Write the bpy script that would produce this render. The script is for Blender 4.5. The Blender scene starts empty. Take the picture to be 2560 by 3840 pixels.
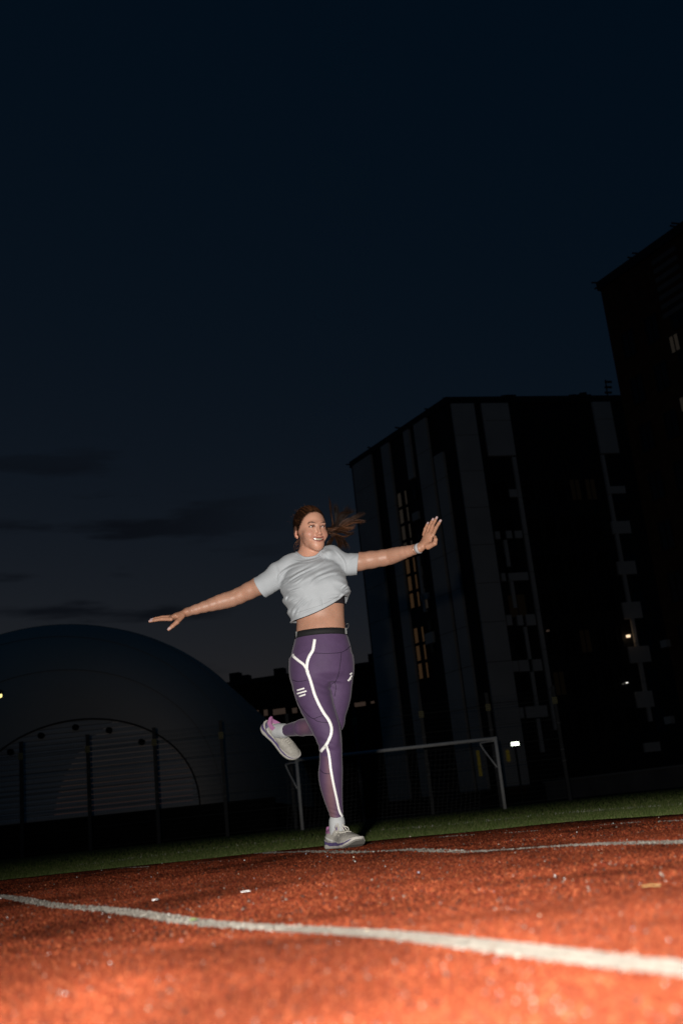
import bpy, bmesh, math, random
import numpy as np
from mathutils import Matrix, Vector
from mathutils.bvhtree import BVHTree

random.seed(7)
rng = np.random.default_rng(11)
sc = bpy.context.scene
col = sc.collection

# ------------------------------------------------------------------ camera
FPX = 3900.0                    # focal length in pixels of the 2560 x 3840 frame
PITCH, ROLL, CAMH = math.radians(16.4), math.radians(6.0), 0.128
cf = np.array([0, math.cos(PITCH), math.sin(PITCH)])
_r0 = np.array([1.0, 0, 0]); _u0 = np.cross(_r0, cf)
cr = math.cos(ROLL) * _r0 - math.sin(ROLL) * _u0
cu = math.sin(ROLL) * _r0 + math.cos(ROLL) * _u0
CAM = np.array([0, 0, CAMH])
cd = bpy.data.cameras.new('camera')
cam = bpy.data.objects.new('camera', cd); col.objects.link(cam); sc.camera = cam
cam.matrix_world = Matrix(((cr[0], cu[0], -cf[0], 0), (cr[1], cu[1], -cf[1], 0), (cr[2], cu[2], -cf[2], CAMH), (0, 0, 0, 1)))
cd.sensor_width = 36; cd.lens = FPX / 3840 * 36
cd.clip_start = 0.05; cd.clip_end = 4000
cd.dof.use_dof = True; cd.dof.focus_distance = 5.15; cd.dof.aperture_fstop = 4.2

# ------------------------------------------------------------------ world: deep dusk, sun below the horizon
w = bpy.data.worlds.new('World'); sc.world = w; w.use_nodes = True
nt = w.node_tree
sky = nt.nodes.new('ShaderNodeTexSky'); sky.sky_type = 'NISHITA'; sky.sun_disc = False
sky.sun_elevation = math.radians(-5.0); sky.sun_rotation = math.radians(-34)
# afterglow, pulled down to a late-dusk level and slightly warmed, over an even blue night glow
hs = nt.nodes.new('ShaderNodeVectorMath'); hs.operation = 'MULTIPLY_ADD'
hs.inputs[1].default_value = (.255, .180, .130); hs.inputs[2].default_value = (-.0003, .0031, .0082)
nt.links.new(sky.outputs[0], hs.inputs[0])
# thin bands of darker cloud low in the sky
tc = nt.nodes.new('ShaderNodeTexCoord'); mp = nt.nodes.new('ShaderNodeMapping')
mp.inputs['Scale'].default_value = (2.2, 2.2, 13.0); mp.inputs['Location'].default_value = (0.55, 0.2, 1.35)
mp.inputs['Rotation'].default_value = (0, math.radians(1.5), 0)
nt.links.new(tc.outputs['Generated'], mp.inputs['Vector'])
nz = nt.nodes.new('ShaderNodeTexNoise'); nz.inputs['Scale'].default_value = 2.3; nz.inputs['Detail'].default_value = 5; nz.inputs['Roughness'].default_value = 0.5
nt.links.new(mp.outputs[0], nz.inputs['Vector'])
rp = nt.nodes.new('ShaderNodeMapRange'); rp.interpolation_type = 'SMOOTHSTEP'
rp.inputs['From Min'].default_value = 0.53; rp.inputs['From Max'].default_value = 0.65
rp.inputs['To Min'].default_value = 0.0; rp.inputs['To Max'].default_value = 1.0
nt.links.new(nz.outputs[0], rp.inputs['Value'])
sx = nt.nodes.new('ShaderNodeSeparateXYZ'); nt.links.new(tc.outputs['Generated'], sx.inputs[0])
e1 = nt.nodes.new('ShaderNodeMapRange'); e1.interpolation_type = 'SMOOTHSTEP'
for k, v in (('From Min', .40), ('From Max', .30), ('To Min', 0), ('To Max', .85)): e1.inputs[k].default_value = v
nt.links.new(sx.outputs['Z'], e1.inputs['Value'])
mm0 = nt.nodes.new('ShaderNodeMath'); mm0.operation = 'MULTIPLY'
e2 = nt.nodes.new('ShaderNodeMapRange'); e2.interpolation_type = 'SMOOTHSTEP'
for k, v in (('From Min', .0), ('From Max', -.2), ('To Min', 0), ('To Max', 1)): e2.inputs[k].default_value = v
nt.links.new(sx.outputs['X'], e2.inputs['Value'])
nt.links.new(rp.outputs[0], mm0.inputs[0]); nt.links.new(e2.outputs[0], mm0.inputs[1])
mm = nt.nodes.new('ShaderNodeMath'); mm.operation = 'MULTIPLY'
nt.links.new(mm0.outputs[0], mm.inputs[0]); nt.links.new(e1.outputs[0], mm.inputs[1])
mx = nt.nodes.new('ShaderNodeMix'); mx.data_type = 'RGBA'
nt.links.new(mm.outputs[0], mx.inputs['Factor']); nt.links.new(hs.outputs[0], mx.inputs[6])
mx.inputs[7].default_value = (0.0028, 0.0036, 0.0056, 1)
bg = nt.nodes['Background']; bg.inputs['Strength'].default_value = 1.0
nt.links.new(mx.outputs[2], bg.inputs['Color'])

# ------------------------------------------------------------------ the photographer's flash (what lights the runner)
fl = bpy.data.lights.new('camera_flash', 'SPOT')
fl.energy = 1500; fl.color = (1.0, 0.95, 0.88); fl.shadow_soft_size = 0.03
fl.spot_size = math.radians(70); fl.spot_blend = 1.0
flo = bpy.data.objects.new('camera_flash', fl); col.objects.link(flo)
flo.location = (-0.195, -0.55, 0.29)
flo.rotation_euler = Vector((1.0, 6.25, 0.98)).to_track_quat('-Z', 'Y').to_euler()

sc.view_settings.view_transform = 'Standard'; sc.view_settings.look = 'None'
sc.view_settings.exposure = 0.0; sc.view_settings.gamma = 1.0
sc.render.film_transparent = False

# ------------------------------------------------------------------ helpers
def ray(x, y): return cf + cr * (x - 1280) / FPX - cu * (y - 1920) / FPX
def at(x, y, Y):
    d = ray(x, y); return CAM + d * (Y / d[1])
def gnd(x, y, z=0.0):
    d = ray(x, y); return CAM + d * ((z - CAMH) / d[2])
def topx(p):
    q = np.asarray(p, float) - CAM; ww = q @ cf
    return np.stack([1280 + FPX * (q @ cr) / ww, 1920 - FPX * (q @ cu) / ww], -1)

def tag(o, label=None, cat=None, group=None, kind=None):
    if label: o['label'] = label
    if cat: o['category'] = cat
    if group: o['group'] = group
    if kind: o['kind'] = kind
    return o

def empty(name, loc=(0, 0, 0)):
    e = bpy.data.objects.new(name, None); e.location = Vector(loc); e.empty_display_size = .2
    col.objects.link(e); return e

def wloc(o):
    l = Vector(o.location)
    while o.parent: o = o.parent; l = l + Vector(o.location)
    return l

def put(name, me, mats, parent=None, smooth=False):
    """link a mesh given in world coordinates"""
    o = bpy.data.objects.new(name, me)
    for m in (mats if isinstance(mats, (list, tuple)) else [mats]): me.materials.append(m)
    col.objects.link(o)
    if parent is not None:
        o.parent = parent
        o.matrix_parent_inverse = Matrix.Identity(4)
        o.location = -wloc(parent)
    if smooth:
        me.polygons.foreach_set('use_smooth', [True] * len(me.polygons))
    return o

class MB:
    def __init__(s): s.v = []; s.f = []; s.mi = []; s.cur = 0
    def add(s, vs, fs):
        b = len(s.v); s.v += [tuple(map(float, p)) for p in vs]
        for f in fs: s.f.append(tuple(b + i for i in f)); s.mi.append(s.cur)
    def obox(s, o, a, b, c):
        """box from a corner and three edge vectors"""
        o, a, b, c = (np.asarray(q, float) for q in (o, a, b, c))
        if np.dot(np.cross(a, b), c) < 0: a, b = b, a
        s.add([o, o + a, o + a + b, o + b, o + c, o + a + c, o + a + b + c, o + b + c],
              [(3, 2, 1, 0), (4, 5, 6, 7), (0, 1, 5, 4), (1, 2, 6, 5), (2, 3, 7, 6), (3, 0, 4, 7)])
    def box(s, lo, hi):
        lo = np.asarray(lo, float); hi = np.asarray(hi, float); d = hi - lo
        s.obox(lo, (d[0], 0, 0), (0, d[1], 0), (0, 0, d[2]))
    def tube(s, pts, rad, n=8, caps=True):
        pts = [np.asarray(p, float) for p in pts]
        if not hasattr(rad, '__len__'): rad = [rad] * len(pts)
        b = len(s.v); prev = None; rings = []
        for i, p in enumerate(pts):
            t = pts[min(i + 1, len(pts) - 1)] - pts[max(i - 1, 0)]; t = t / (np.linalg.norm(t) + 1e-9)
            if prev is None:
                a = np.array([0, 0, 1.]) if abs(t[2]) < .9 else np.array([1., 0, 0])
            else: a = prev
            a = a - t * (a @ t); a /= np.linalg.norm(a) + 1e-9; prev = a; c = np.cross(t, a)
            rings.append([p + rad[i] * (a * math.cos(2 * math.pi * k / n) + c * math.sin(2 * math.pi * k / n)) for k in range(n)])
        fs = []
        for i in range(len(pts) - 1):
            for k in range(n):
                fs.append((i * n + k, i * n + (k + 1) % n, (i + 1) * n + (k + 1) % n, (i + 1) * n + k))
        if caps:
            fs.append(tuple(reversed(range(n)))); fs.append(tuple((len(pts) - 1) * n + k for k in range(n)))
        s.add([q for rr in rings for q in rr], fs)
    def build(s, name, mats, parent=None, smooth=False):
        me = bpy.data.meshes.new(name); me.from_pydata(s.v, [], s.f)
        o = put(name, me, mats, parent, smooth)
        if any(s.mi): me.polygons.foreach_set('material_index', s.mi)
        me.update(); return o

def npmesh(name, v, f):
    """fast mesh from numpy arrays (all faces the same size)"""
    me = bpy.data.meshes.new(name); v = np.asarray(v, np.float32); f = np.asarray(f, np.int32)
    me.vertices.add(len(v)); me.vertices.foreach_set('co', v.ravel())
    k = f.shape[1]
    me.loops.add(f.size); me.loops.foreach_set('vertex_index', f.ravel())
    me.polygons.add(len(f)); me.polygons.foreach_set('loop_start', np.arange(0, f.size, k, dtype=np.int32))
    me.polygons.foreach_set('loop_total', np.full(len(f), k, np.int32))
    me.update(calc_edges=True); me.validate(); return me

def vcol(me, c, name='paint'):
    a = me.color_attributes.new(name, 'FLOAT_COLOR', 'POINT')
    c = np.asarray(c, np.float32)
    if c.shape[1] == 3: c = np.hstack([c, np.ones((len(c), 1), np.float32)])
    a.data.foreach_set('color', c.ravel())

MATS = {}
def mat(name, color, rough=.7, spec=.3, var=0., vscale=8., bump=0., bscale=40., bdist=.01, metal=0., emit=None, estr=0., paint=False, sss=0., sheen=0., coat=0., detail=4.):
    if name in MATS: return MATS[name]
    m = bpy.data.materials.new(name); m.use_nodes = True; t = m.node_tree; N = t.nodes; L = t.links
    p = N['Principled BSDF']
    p.inputs['Roughness'].default_value = rough; p.inputs['Specular IOR Level'].default_value = spec
    p.inputs['Metallic'].default_value = metal
    c4 = (*color, 1)
    p.inputs['Base Color'].default_value = c4
    src = None
    if paint:
        a = N.new('ShaderNodeAttribute'); a.attribute_name = 'paint'; src = a.outputs['Color']
    if var > 0:
        co = N.new('ShaderNodeTexCoord'); n = N.new('ShaderNodeTexNoise'); n.inputs['Scale'].default_value = vscale; n.inputs['Detail'].default_value = detail
        L.new(co.outputs['Object'], n.inputs['Vector'])
        mr = N.new('ShaderNodeMapRange'); mr.inputs['From Min'].default_value = .3; mr.inputs['From Max'].default_value = .7
        mr.inputs['To Min'].default_value = 1 - var; mr.inputs['To Max'].default_value = 1 + var
        L.new(n.outputs[0], mr.inputs['Value'])
        vm = N.new('ShaderNodeVectorMath'); vm.operation = 'SCALE'
        if src: L.new(src, vm.inputs[0])
        else: vm.inputs[0].default_value = color
        L.new(mr.outputs[0], vm.inputs['Scale']); src = vm.outputs[0]
    if src: L.new(src, p.inputs['Base Color'])
    if bump > 0:
        co = N.new('ShaderNodeTexCoord'); n = N.new('ShaderNodeTexNoise'); n.inputs['Scale'].default_value = bscale; n.inputs['Detail'].default_value = 3
        L.new(co.outputs['Object'], n.inputs['Vector'])
        b = N.new('ShaderNodeBump'); b.inputs['Strength'].default_value = bump; b.inputs['Distance'].default_value = bdist
        L.new(n.outputs[0], b.inputs['Height']); L.new(b.outputs[0], p.inputs['Normal'])
    if emit:
        p.inputs['Emission Color'].default_value = (*emit, 1); p.inputs['Emission Strength'].default_value = estr
    if sss:
        p.inputs['Subsurface Weight'].default_value = sss; p.inputs['Subsurface Radius'].default_value = (1, .35, .2); p.inputs['Subsurface Scale'].default_value = .006
    if sheen: p.inputs['Sheen Weight'].default_value = sheen; p.inputs['Sheen Roughness'].default_value = .4
    if coat: p.inputs['Coat Weight'].default_value = coat
    MATS[name] = m; return m

def smoothline(pts, n):
    """Catmull-Rom through pts, n samples"""
    P = np.asarray(pts, float); P = np.vstack([2 * P[0] - P[1], P, 2 * P[-1] - P[-2]])
    m = len(P) - 3; out = []
    for t in np.linspace(0, m - 1e-6, n):
        i = int(t); u = t - i; a, b, c, d = P[i:i + 4]
        out.append(.5 * (2 * b + (c - a) * u + (2 * a - 5 * b + 4 * c - d) * u * u + (3 * b - a - 3 * c + d) * u ** 3))
    return np.array(out)

def in_poly(x, y, poly):
    r = np.zeros(len(x), bool); n = len(poly)
    for i in range(n):
        x0, y0 = poly[i]; x1, y1 = poly[(i + 1) % n]
        c = ((y0 > y) != (y1 > y)) & (x < (x1 - x0) * (y - y0) / (y1 - y0 + 1e-12) + x0); r ^= c
    return r

# ================================================================== GROUND
m_ground = mat('bare_ground', (.06, .055, .04), .95, .1, .3, 1.5)
m_track = mat('track_rubber', (.30, .060, .021), .9, .15, .35, 9., .9, 260., .004)
m_gran = mat('track_granule', (.3, .05, .02), 1.0, .04, paint=True)
m_line = mat('line_paint', (.42, .38, .33), .85, .2, .18, 30., .8, 300., .004)
m_turf = mat('turf_base', (.012, .022, .006), .95, .1, .3, 3.)
m_blade = mat('turf_blade', (.05, .085, .018), .65, .3, paint=True)

me = bpy.data.meshes.new('ground'); me.from_pydata([(-1500, -1500, -.05), (1500, -1500, -.05), (1500, 1500, -.05), (-1500, 1500, -.05)], [], [(0, 1, 2, 3)])
tag(put('ground', me, m_ground), kind='structure')

# inner edge of the track against the turf, seen from the camera's side
edge = np.array([gnd(x, y)[:2] for x, y in ((0, 3281), (700, 3215), (1400, 3146), (2000, 3095), (2560, 3050))])
edge = np.vstack([[-60, 31], [-12, 11.4], edge, [4.5, 1.2], [9, -6]])
edge_s = smoothline(edge, 120)
def edge_y(x): return np.interp(x, edge_s[:, 0], edge_s[:, 1])

FOOT = at(1290, 3186, 5.02); FOOT[2] = 0
def gz(x, y):
    """the worn rubber surface is not quite flat"""
    x = np.asarray(x, float); y = np.asarray(y, float)
    z = .0034 * np.sin(2.3 * y + 1.1 * x + .6) + .0026 * np.sin(4.9 * y - 2.1 * x + 2.) + .003 * np.sin(1.3 * x + 3.1 * y)
    z += -.045 * np.clip((y - 5.25) / 2.2, 0, 1) ** 1.5
    k = np.exp(-(((x - FOOT[0]) ** 2 + (y - FOOT[1]) ** 2) / .5 ** 2))
    return z * (1 - k) * np.clip(y / 1.2, .3, 1)

# running track sheet: fine grid near the camera, big behind it
xs = np.concatenate([np.linspace(-60, -4.2, 40), np.linspace(-4, 3, 110), np.linspace(3.2, 12, 20)])
V = []; Fc = []
ts = np.concatenate([np.linspace(-30, -.3, 12), np.linspace(0, 1, 130)])
ey = edge_y(xs)
grid = np.zeros((len(ts), len(xs), 3))
for i, t in enumerate(ts):
    yy = t + 0 * ey if t < 0 else t * ey
    yy = np.where(ey < 0.5, ey - 1 + 0 * yy + min(t, 0) if t < 0 else ey - 1 + t, yy)
    grid[i, :, 0] = xs; grid[i, :, 1] = yy; grid[i, :, 2] = gz(xs, yy)
nx = len(xs)
idx = np.arange(len(ts) * nx).reshape(len(ts), nx)
q = np.stack([idx[:-1, :-1], idx[:-1, 1:], idx[1:, 1:], idx[1:, :-1]], -1).reshape(-1, 4)
track = put('running_track', npmesh('running_track', grid.reshape(-1, 3), q), m_track, smooth=True)
tag(track, kind='structure')

# lane lines: pixel tracks on the ground -> worn painted strips
def lane_path(pix): return np.array([gnd(x, y)[:2] for x, y in pix])
lineA = np.vstack([[-3.6, 8.1], lane_path([(-60, 3362), (240, 3398), (700, 3436), (1280, 3487), (1900, 3560), (2560, 3640)]), [.5, .3]])
lineB = np.vstack([[-.75, 6.45], lane_path([(1310, 3196), (1500, 3191), (1760, 3192), (2000, 3186), (2560, 3168)]), [1.25, 1.0]])
lineC = lane_path([(-150, 3290), (230, 3262), (600, 3248), (1000, 3208), (1391, 3163), (1807, 3130), (2275, 3096), (2620, 3075)])
LINES = []
for pts, wd, gaps in ((lineA, .049, []), (lineB, .080, [(.47, .485)]), (lineC, .05, [(0, .1), (.16, .2), (.27, .3), (.36, .52), (.56, .63), (.70, .74), (.78, .84), (.9, .93)])):
    s = smoothline(pts, 260)
    LINES.append((s, wd, gaps))
def strip_side(s):
    t = np.gradient(s, axis=0); t /= np.linalg.norm(t, axis=1)[:, None] + 1e-9
    return np.stack([-t[:, 1], t[:, 0]], 1)
line_objs = []
for s, wd, gaps in LINES:
    n = strip_side(s); L = len(s)
    jl = 1 + .16 * (rng.random(L) - .5); jr = 1 + .16 * (rng.random(L) - .5)
    a = s + n * (wd / 2 * jl)[:, None]; b = s - n * (wd / 2 * jr)[:, None]; m_ = (a + b) / 2
    rows = np.stack([a, m_, b], 1)
    z = gz(rows[..., 0], rows[..., 1]) + .0014
    P3 = np.concatenate([rows, z[..., None]], -1).reshape(-1, 3)
    fs = []
    for i in range(L - 1):
        t = i / L
        if any(g0 <= t < g1 for g0, g1 in gaps): continue
        for k in range(2): fs.append((i * 3 + k, i * 3 + k + 1, (i + 1) * 3 + k + 1, (i + 1) * 3 + k))
    o = put('lane_line', npmesh('lane_line', P3, fs), m_line, track)
    line_objs.append(o)

# rubber granules: small lumps standing proud of the sheet, coarser with distance
def granules(y0, y1, step, size, name):
    ys = np.arange(y0, y1, step); P = []
    for y in ys:
        hw = .36 * y + .12
        n = int(2 * hw / step)
        x = -.02 * y + np.linspace(-hw, hw, n); P.append(np.stack([x, np.full(n, y)], 1))
    P = np.vstack(P); P += (rng.random(P.shape) - .5) * step * 1.1
    P = P[P[:, 1] < edge_y(P[:, 0]) - .02]
    N = len(P)
    s = size * (.6 + .9 * rng.random(N)); hgt = s * (.45 + .5 * rng.random(N)); a = rng.random(N) * 6.283
    base = np.array([[1, 0], [0, 1], [-1, 0], [0, -1]], float)
    V = np.zeros((N, 5, 3))
    for k in range(4):
        ang = a + k * 1.5708 + (rng.random(N) - .5) * .7
        V[:, k, 0] = P[:, 0] + np.cos(ang) * s; V[:, k, 1] = P[:, 1] + np.sin(ang) * s
    V[:, 4, 0] = P[:, 0] + (rng.random(N) - .5) * s * .5; V[:, 4, 1] = P[:, 1] + (rng.random(N) - .5) * s * .5
    z = gz(P[:, 0], P[:, 1])
    V[:, :4, 2] = (z - .0006)[:, None]; V[:, 4, 2] = z + hgt
    t = np.arange(N)[:, None] * 5
    F = np.concatenate([np.hstack([t + k, t + (k + 1) % 4, t + 4]) for k in range(4)])
    pal = np.array([[.285, .058, .0235], [.345, .081, .034], [.215, .040, .0185], [.16, .028, .0155], [.09, .05, .04], [.44, .12, .05], [.38, .31, .26]])
    ch = rng.choice(7, N, p=[.36, .24, .2, .10, .04, .053, .007])
    sn = lambda a_, b_, ph: np.sin(P[:, 0] * a_ + P[:, 1] * b_ + ph + 1.7 * np.sin(P[:, 1] * a_ * .7 - P[:, 0] * b_ * .6 + ph))
    patch = np.clip(.92 + .13 * sn(5.1, 3.3, 0.) + .11 * sn(-11., 7.9, 2.) + .08 * sn(23., 17., 4.), .5, 1.2)
    patch *= 1 - .45 * np.clip(sn(2.3, -3.1, 5.) * sn(4.7, 2.2, 1.) * 2.2 - .9, 0, 1)          # worn, dirty patches
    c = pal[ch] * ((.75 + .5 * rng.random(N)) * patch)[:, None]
    # grazing shade along the turf painted into granule colour; granules also flattened to darken
    eb = edge_y(P[:, 0]) - P[:, 1]; edge_shade = np.clip(eb / 1.5, 0, 1) ** 1.1
    c = c * (.10 + .90 * edge_shade)[:, None]; V[:, 4, 2] = z + hgt * (.4 + .6 * np.clip(eb / .7, 0, 1))
    # painted where a lane line crosses
    for sln, wd, gaps in LINES:
        if name == 'granules_far' and wd < 0: continue
        # lines run steadily in x or in y: distance from the interpolated centre line
        ax_ = 0 if np.ptp(sln[:, 0]) > np.ptp(sln[:, 1]) else 1; od = np.argsort(sln[:, ax_]); g_ = np.gradient(sln, axis=0)
        cosn = np.abs(g_[:, ax_]) / (np.linalg.norm(g_, axis=1) + 1e-9)
        dmin = np.abs(P[:, 1 - ax_] - np.interp(P[:, ax_], sln[od, ax_], sln[od, 1 - ax_])) * np.interp(P[:, ax_], sln[od, ax_], cosn[od])
        dmin[(P[:, ax_] < sln[:, ax_].min()) | (P[:, ax_] > sln[:, ax_].max())] = 9.
        arg = np.interp(P[:, ax_], sln[od, ax_], np.arange(len(sln))[od]) * 1500 / len(sln)
        t_ = arg / 1500
        ok = np.ones(N, bool)
        for g0, g1 in gaps: ok &= ~((t_ >= g0) & (t_ < g1))
        ww = wd / 2 * (1 + .10 * np.sin(P[:, 0] * 37 + P[:, 1] * 29)) 
        on = ok & (dmin < ww + (rng.random(N) - .5) * .006) & (rng.random(N) < .94)
        c[on] = np.array([.47, .43, .375]) * (.82 + .3 * rng.random(on.sum()))[:, None]
    me = npmesh(name, V.reshape(-1, 3), F)
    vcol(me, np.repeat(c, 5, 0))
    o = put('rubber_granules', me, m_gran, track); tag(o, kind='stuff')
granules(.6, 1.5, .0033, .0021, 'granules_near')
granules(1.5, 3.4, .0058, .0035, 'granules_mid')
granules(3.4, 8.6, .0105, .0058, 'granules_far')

# ------------------------------------------------------------------ artificial turf pitch
ex = np.linspace(-60, 9, 80); V = []
for x in ex:
    V.append((x, float(edge_y(x)) - .0, -.062))
pv = V + [(60, -6, -.062), (60, 90, -.062), (-70, 90, -.062)]
me = bpy.data.meshes.new('grass_pitch'); bm = bmesh.new()
bm.faces.new([bm.verts.new(p) for p in pv]); bmesh.ops.triangulate(bm, faces=bm.faces[:]); bm.to_mesh(me); bm.free()
turf = tag(put('grass_pitch', me, m_turf), kind='structure')
pl = np.array([gnd(x, y, -.02)[:2] for x, y in ((300, 3236), (900, 3165), (1391, 3111), (1633, 3091), (1859, 3068), (2110, 3042), (2500, 3010))])
pl = np.vstack([pl, pl[-1] + 3 * (pl[-1] - pl[-2])])
pls = smoothline(pl, 120)
def blades(N, dmin, dmax, hb, wb):
    # camera-side strip along the edge and further out
    x = []; y = []
    Y = dmin * (dmax / dmin) ** rng.random(N * 2)
    X = (rng.random(N * 2) - .5) * (.76 * Y + .4) - .02 * Y
    ok = Y > edge_y(X) + .01
    X, Y = X[ok][:N], Y[ok][:N]; n = len(X)
    h = hb * (.6 + .7 * rng.random(n)); ww = wb * (.7 + .6 * rng.random(n)); a = rng.random(n) * 3.1416
    lean = (rng.random((n, 2)) - .5) * 1.1 * h[:, None]
    V = np.zeros((n, 3, 3)); dx = np.cos(a) * ww; dy = np.sin(a) * ww * .6
    V[:, 0] = np.stack([X - dx, Y - dy, np.full(n, -.062)], 1); V[:, 1] = np.stack([X + dx, Y + dy, np.full(n, -.062)], 1)
    V[:, 2] = np.stack([X + lean[:, 0], Y + lean[:, 1], -.062 + h], 1)
    pal = np.array([[.085, .13, .026], [.062, .10, .018], [.15, .18, .055], [.19, .19, .085]])
    c = pal[rng.choice(4, n, p=[.36, .30, .22, .12])] * (.7 + .6 * rng.random(n))[:, None]
    d = np.full(n, 9.)
    for c0 in range(0, n, 6000):
        d[c0:c0 + 6000] = np.sqrt(((np.stack([X, Y], 1)[c0:c0 + 6000, None] - pls[None]) ** 2).sum(-1)).min(1)
    on = (d < .05 + .03 * rng.random(n)) & (rng.random(n) < .6)
    return V, c, on
for (N, a, b, hb, wb) in ((150000, 4.4, 13, .030, .0036), (60000, 11, 45, .036, .011)):
    V, c, on = blades(N, a, b, hb, wb)
    for sel, nm in ((~on, 'turf_blades'), (on, 'painted_turf_line')):
        Vs = V[sel]; cs = c[sel] if nm == 'turf_blades' else np.tile([[.55, .55, .5]], (sel.sum(), 1))
        if len(Vs) == 0: continue
        me = npmesh(nm, Vs.reshape(-1, 3), np.arange(len(Vs) * 3).reshape(-1, 3)); vcol(me, np.repeat(cs, 3, 0))
        tag(put(nm, me, m_blade, turf), kind='stuff')

# ================================================================== BUILDINGS
m_dark = mat('dark_cladding', (.022, .021, .022), .6, .3, .3, .6)
m_white = mat('white_cladding', (.74, .66, .60), .6, .3, .10, .35, .15, 3., .02)
m_glass = mat('dark_window_glass', (.012, .013, .015), .08, .5)
m_frame = mat('window_frame', (.03, .03, .032), .5, .3)
m_roof = mat('roof_metal', (.03, .03, .032), .6, .3)
m_brick = mat('brown_brick_wall', (.085, .045, .025), .85, .2, .25, 2.)
m_warm1 = mat('window_lit_amber', (.05, .03, .02), .3, .4, emit=(.027, .0145, .0065), estr=1.)
m_warm2 = mat('window_lit_grey', (.05, .04, .03), .3, .4, emit=(.013, .0105, .008), estr=1.)
m_warm3 = mat('window_lit_brown', (.05, .04, .03), .3, .4, emit=(.030, .020, .015), estr=1.)
m_faint = mat('window_faintly_lit', (.02, .015, .01), .3, .4, emit=(.0016, .0011, .0006), estr=1.)
m_yel = mat('yellow_lit_panel', (.16, .12, .02), .5, .3, emit=(.020, .015, .002), estr=1.)
m_bulb = mat('lamp_warm', (.8, .6, .4), .4, .3, emit=(1., .72, .45), estr=1.3)
m_bulb2 = mat('lamp_white', (.8, .8, .8), .4, .3, emit=(1., .95, .85), estr=1.2)

class Face:
    """a vertical wall plane between two ground points; s along it, z up, d out towards the viewer"""
    def __init__(s, p0, p1):
        s.p0 = np.array([p0[0], p0[1], 0.]); d = np.array([p1[0] - p0[0], p1[1] - p0[1], 0.]); s.len = np.linalg.norm(d); s.t = d / s.len
        n = np.array([s.t[1], -s.t[0], 0.])
        s.n = n if n @ (CAM - s.p0) > 0 else -n
    def sz(s, x, y):
        d = ray(x, y); k = ((s.p0 - CAM) @ s.n) / (d @ s.n); p = CAM + d * k
        return (p - s.p0) @ s.t, p[2]
    def box(s, mb, s0, s1, z0, z1, d0, d1):
        o = s.p0 + s.t * s0 + s.n * d0; o[2] = z0
        mb.obox(o, s.t * (s1 - s0), s.n * (d1 - d0), np.array([0, 0, z1 - z0]))
    def pxbox(s, x0, y0, x1, y1):
        """a pixel rectangle that follows the tilted verticals -> s0,s1,z0,z1"""
        xm, ym = (x0 + x1) / 2, (y0 + y1) / 2
        a = s.sz(x0, ym)[0]; b = s.sz(x1, ym)[0]; zt = s.sz(xm, y0)[1]; zb = s.sz(xm, y1)[1]
        return min(a, b), max(a, b), zb, zt
    def part(s, name, m, parent, s0, s1, z0, z1, d0, d1):
        mb = MB(); s.box(mb, s0, s1, z0, z1, d0, d1); return mb.build(name, m, parent)

def window(face, parent, s0, s1, z0, z1, glass, d=.04, mull=1):
    mb = MB(); t = .07
    face.box(mb, s0, s0 + t, z0, z1, d, d + .09); face.box(mb, s1 - t, s1, z0, z1, d, d + .09)
    face.box(mb, s0 + t, s1 - t, z0, z0 + t, d, d + .09); face.box(mb, s0 + t, s1 - t, z1 - t, z1, d, d + .09)
    for k in range(mull):
        c = s0 + (s1 - s0) * (k + 1) / (mull + 1); face.box(mb, c - t / 2, c + t / 2, z0 + t, z1 - t, d, d + .085)
    wo = mb.build('window', m_frame, parent)
    mb = MB(); face.box(mb, s0 + t * .8, s1 - t * .8, z0 + t * .8, z1 - t * .8, d + .01, d + .04); mb.build('pane', glass, wo)
    return wo

def zhit(x, y, z):
    d = ray(x, y); return CAM + d * ((z - CAMH) / d[2])

# ---------------------------------------- the striped block
YA = 80.
ca = at(1673, 1505, YA); HA = ca[2]
la = zhit(1316, 1745, HA); ra_ = zhit(2300, 1498, HA); ra_ = ca + (ra_ - ca) * 1.45
A = empty('apartment_building', (ca[0], ca[1], 0))
tag(A, 'dark apartment block with pale vertical cladding stripes rising behind the goal', 'building')
FL = Face(ca, la); FR = Face(ca, ra_)
back = (la[:2] + ra_[:2] - ca[:2])
mb = MB(); foot = [ca[:2], la[:2], back, ra_[:2]]
vs = [(*p, 0) for p in foot] + [(*p, HA) for p in foot]
mb.add(vs, [(0, 1, 5, 4), (1, 2, 6, 5), (2, 3, 7, 6), (3, 0, 4, 7), (4, 5, 6, 7), (3, 2, 1, 0)])
mb.build('wall', m_dark, A)
mb = MB()
for f in (FL, FR): f.box(mb, -.1, f.len + .1, HA - .25, HA + .35, -.3, .12)
mb.build('parapet', m_roof, A)
STOREY = 3.1
def clad(face, x0, x1, yref, ztop=None, zbot=1.2, d=.25):
    """a full-height cladding stripe, cut into storey-high panels with open joints"""
    a = face.sz(x0, yref)[0]; b = face.sz(x1, yref)[0]; a, b = min(a, b), max(a, b)
    zt = HA - .28 if ztop is None else ztop; z = zbot
    while z < zt - .05:
        z1 = min(z + STOREY, zt)
        if zt - z1 < .6: z1 = zt
        face.part('cladding_panel', m_white, A, a, b, z + .02, z1 - .02, .0, d)
        z = z1
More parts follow.
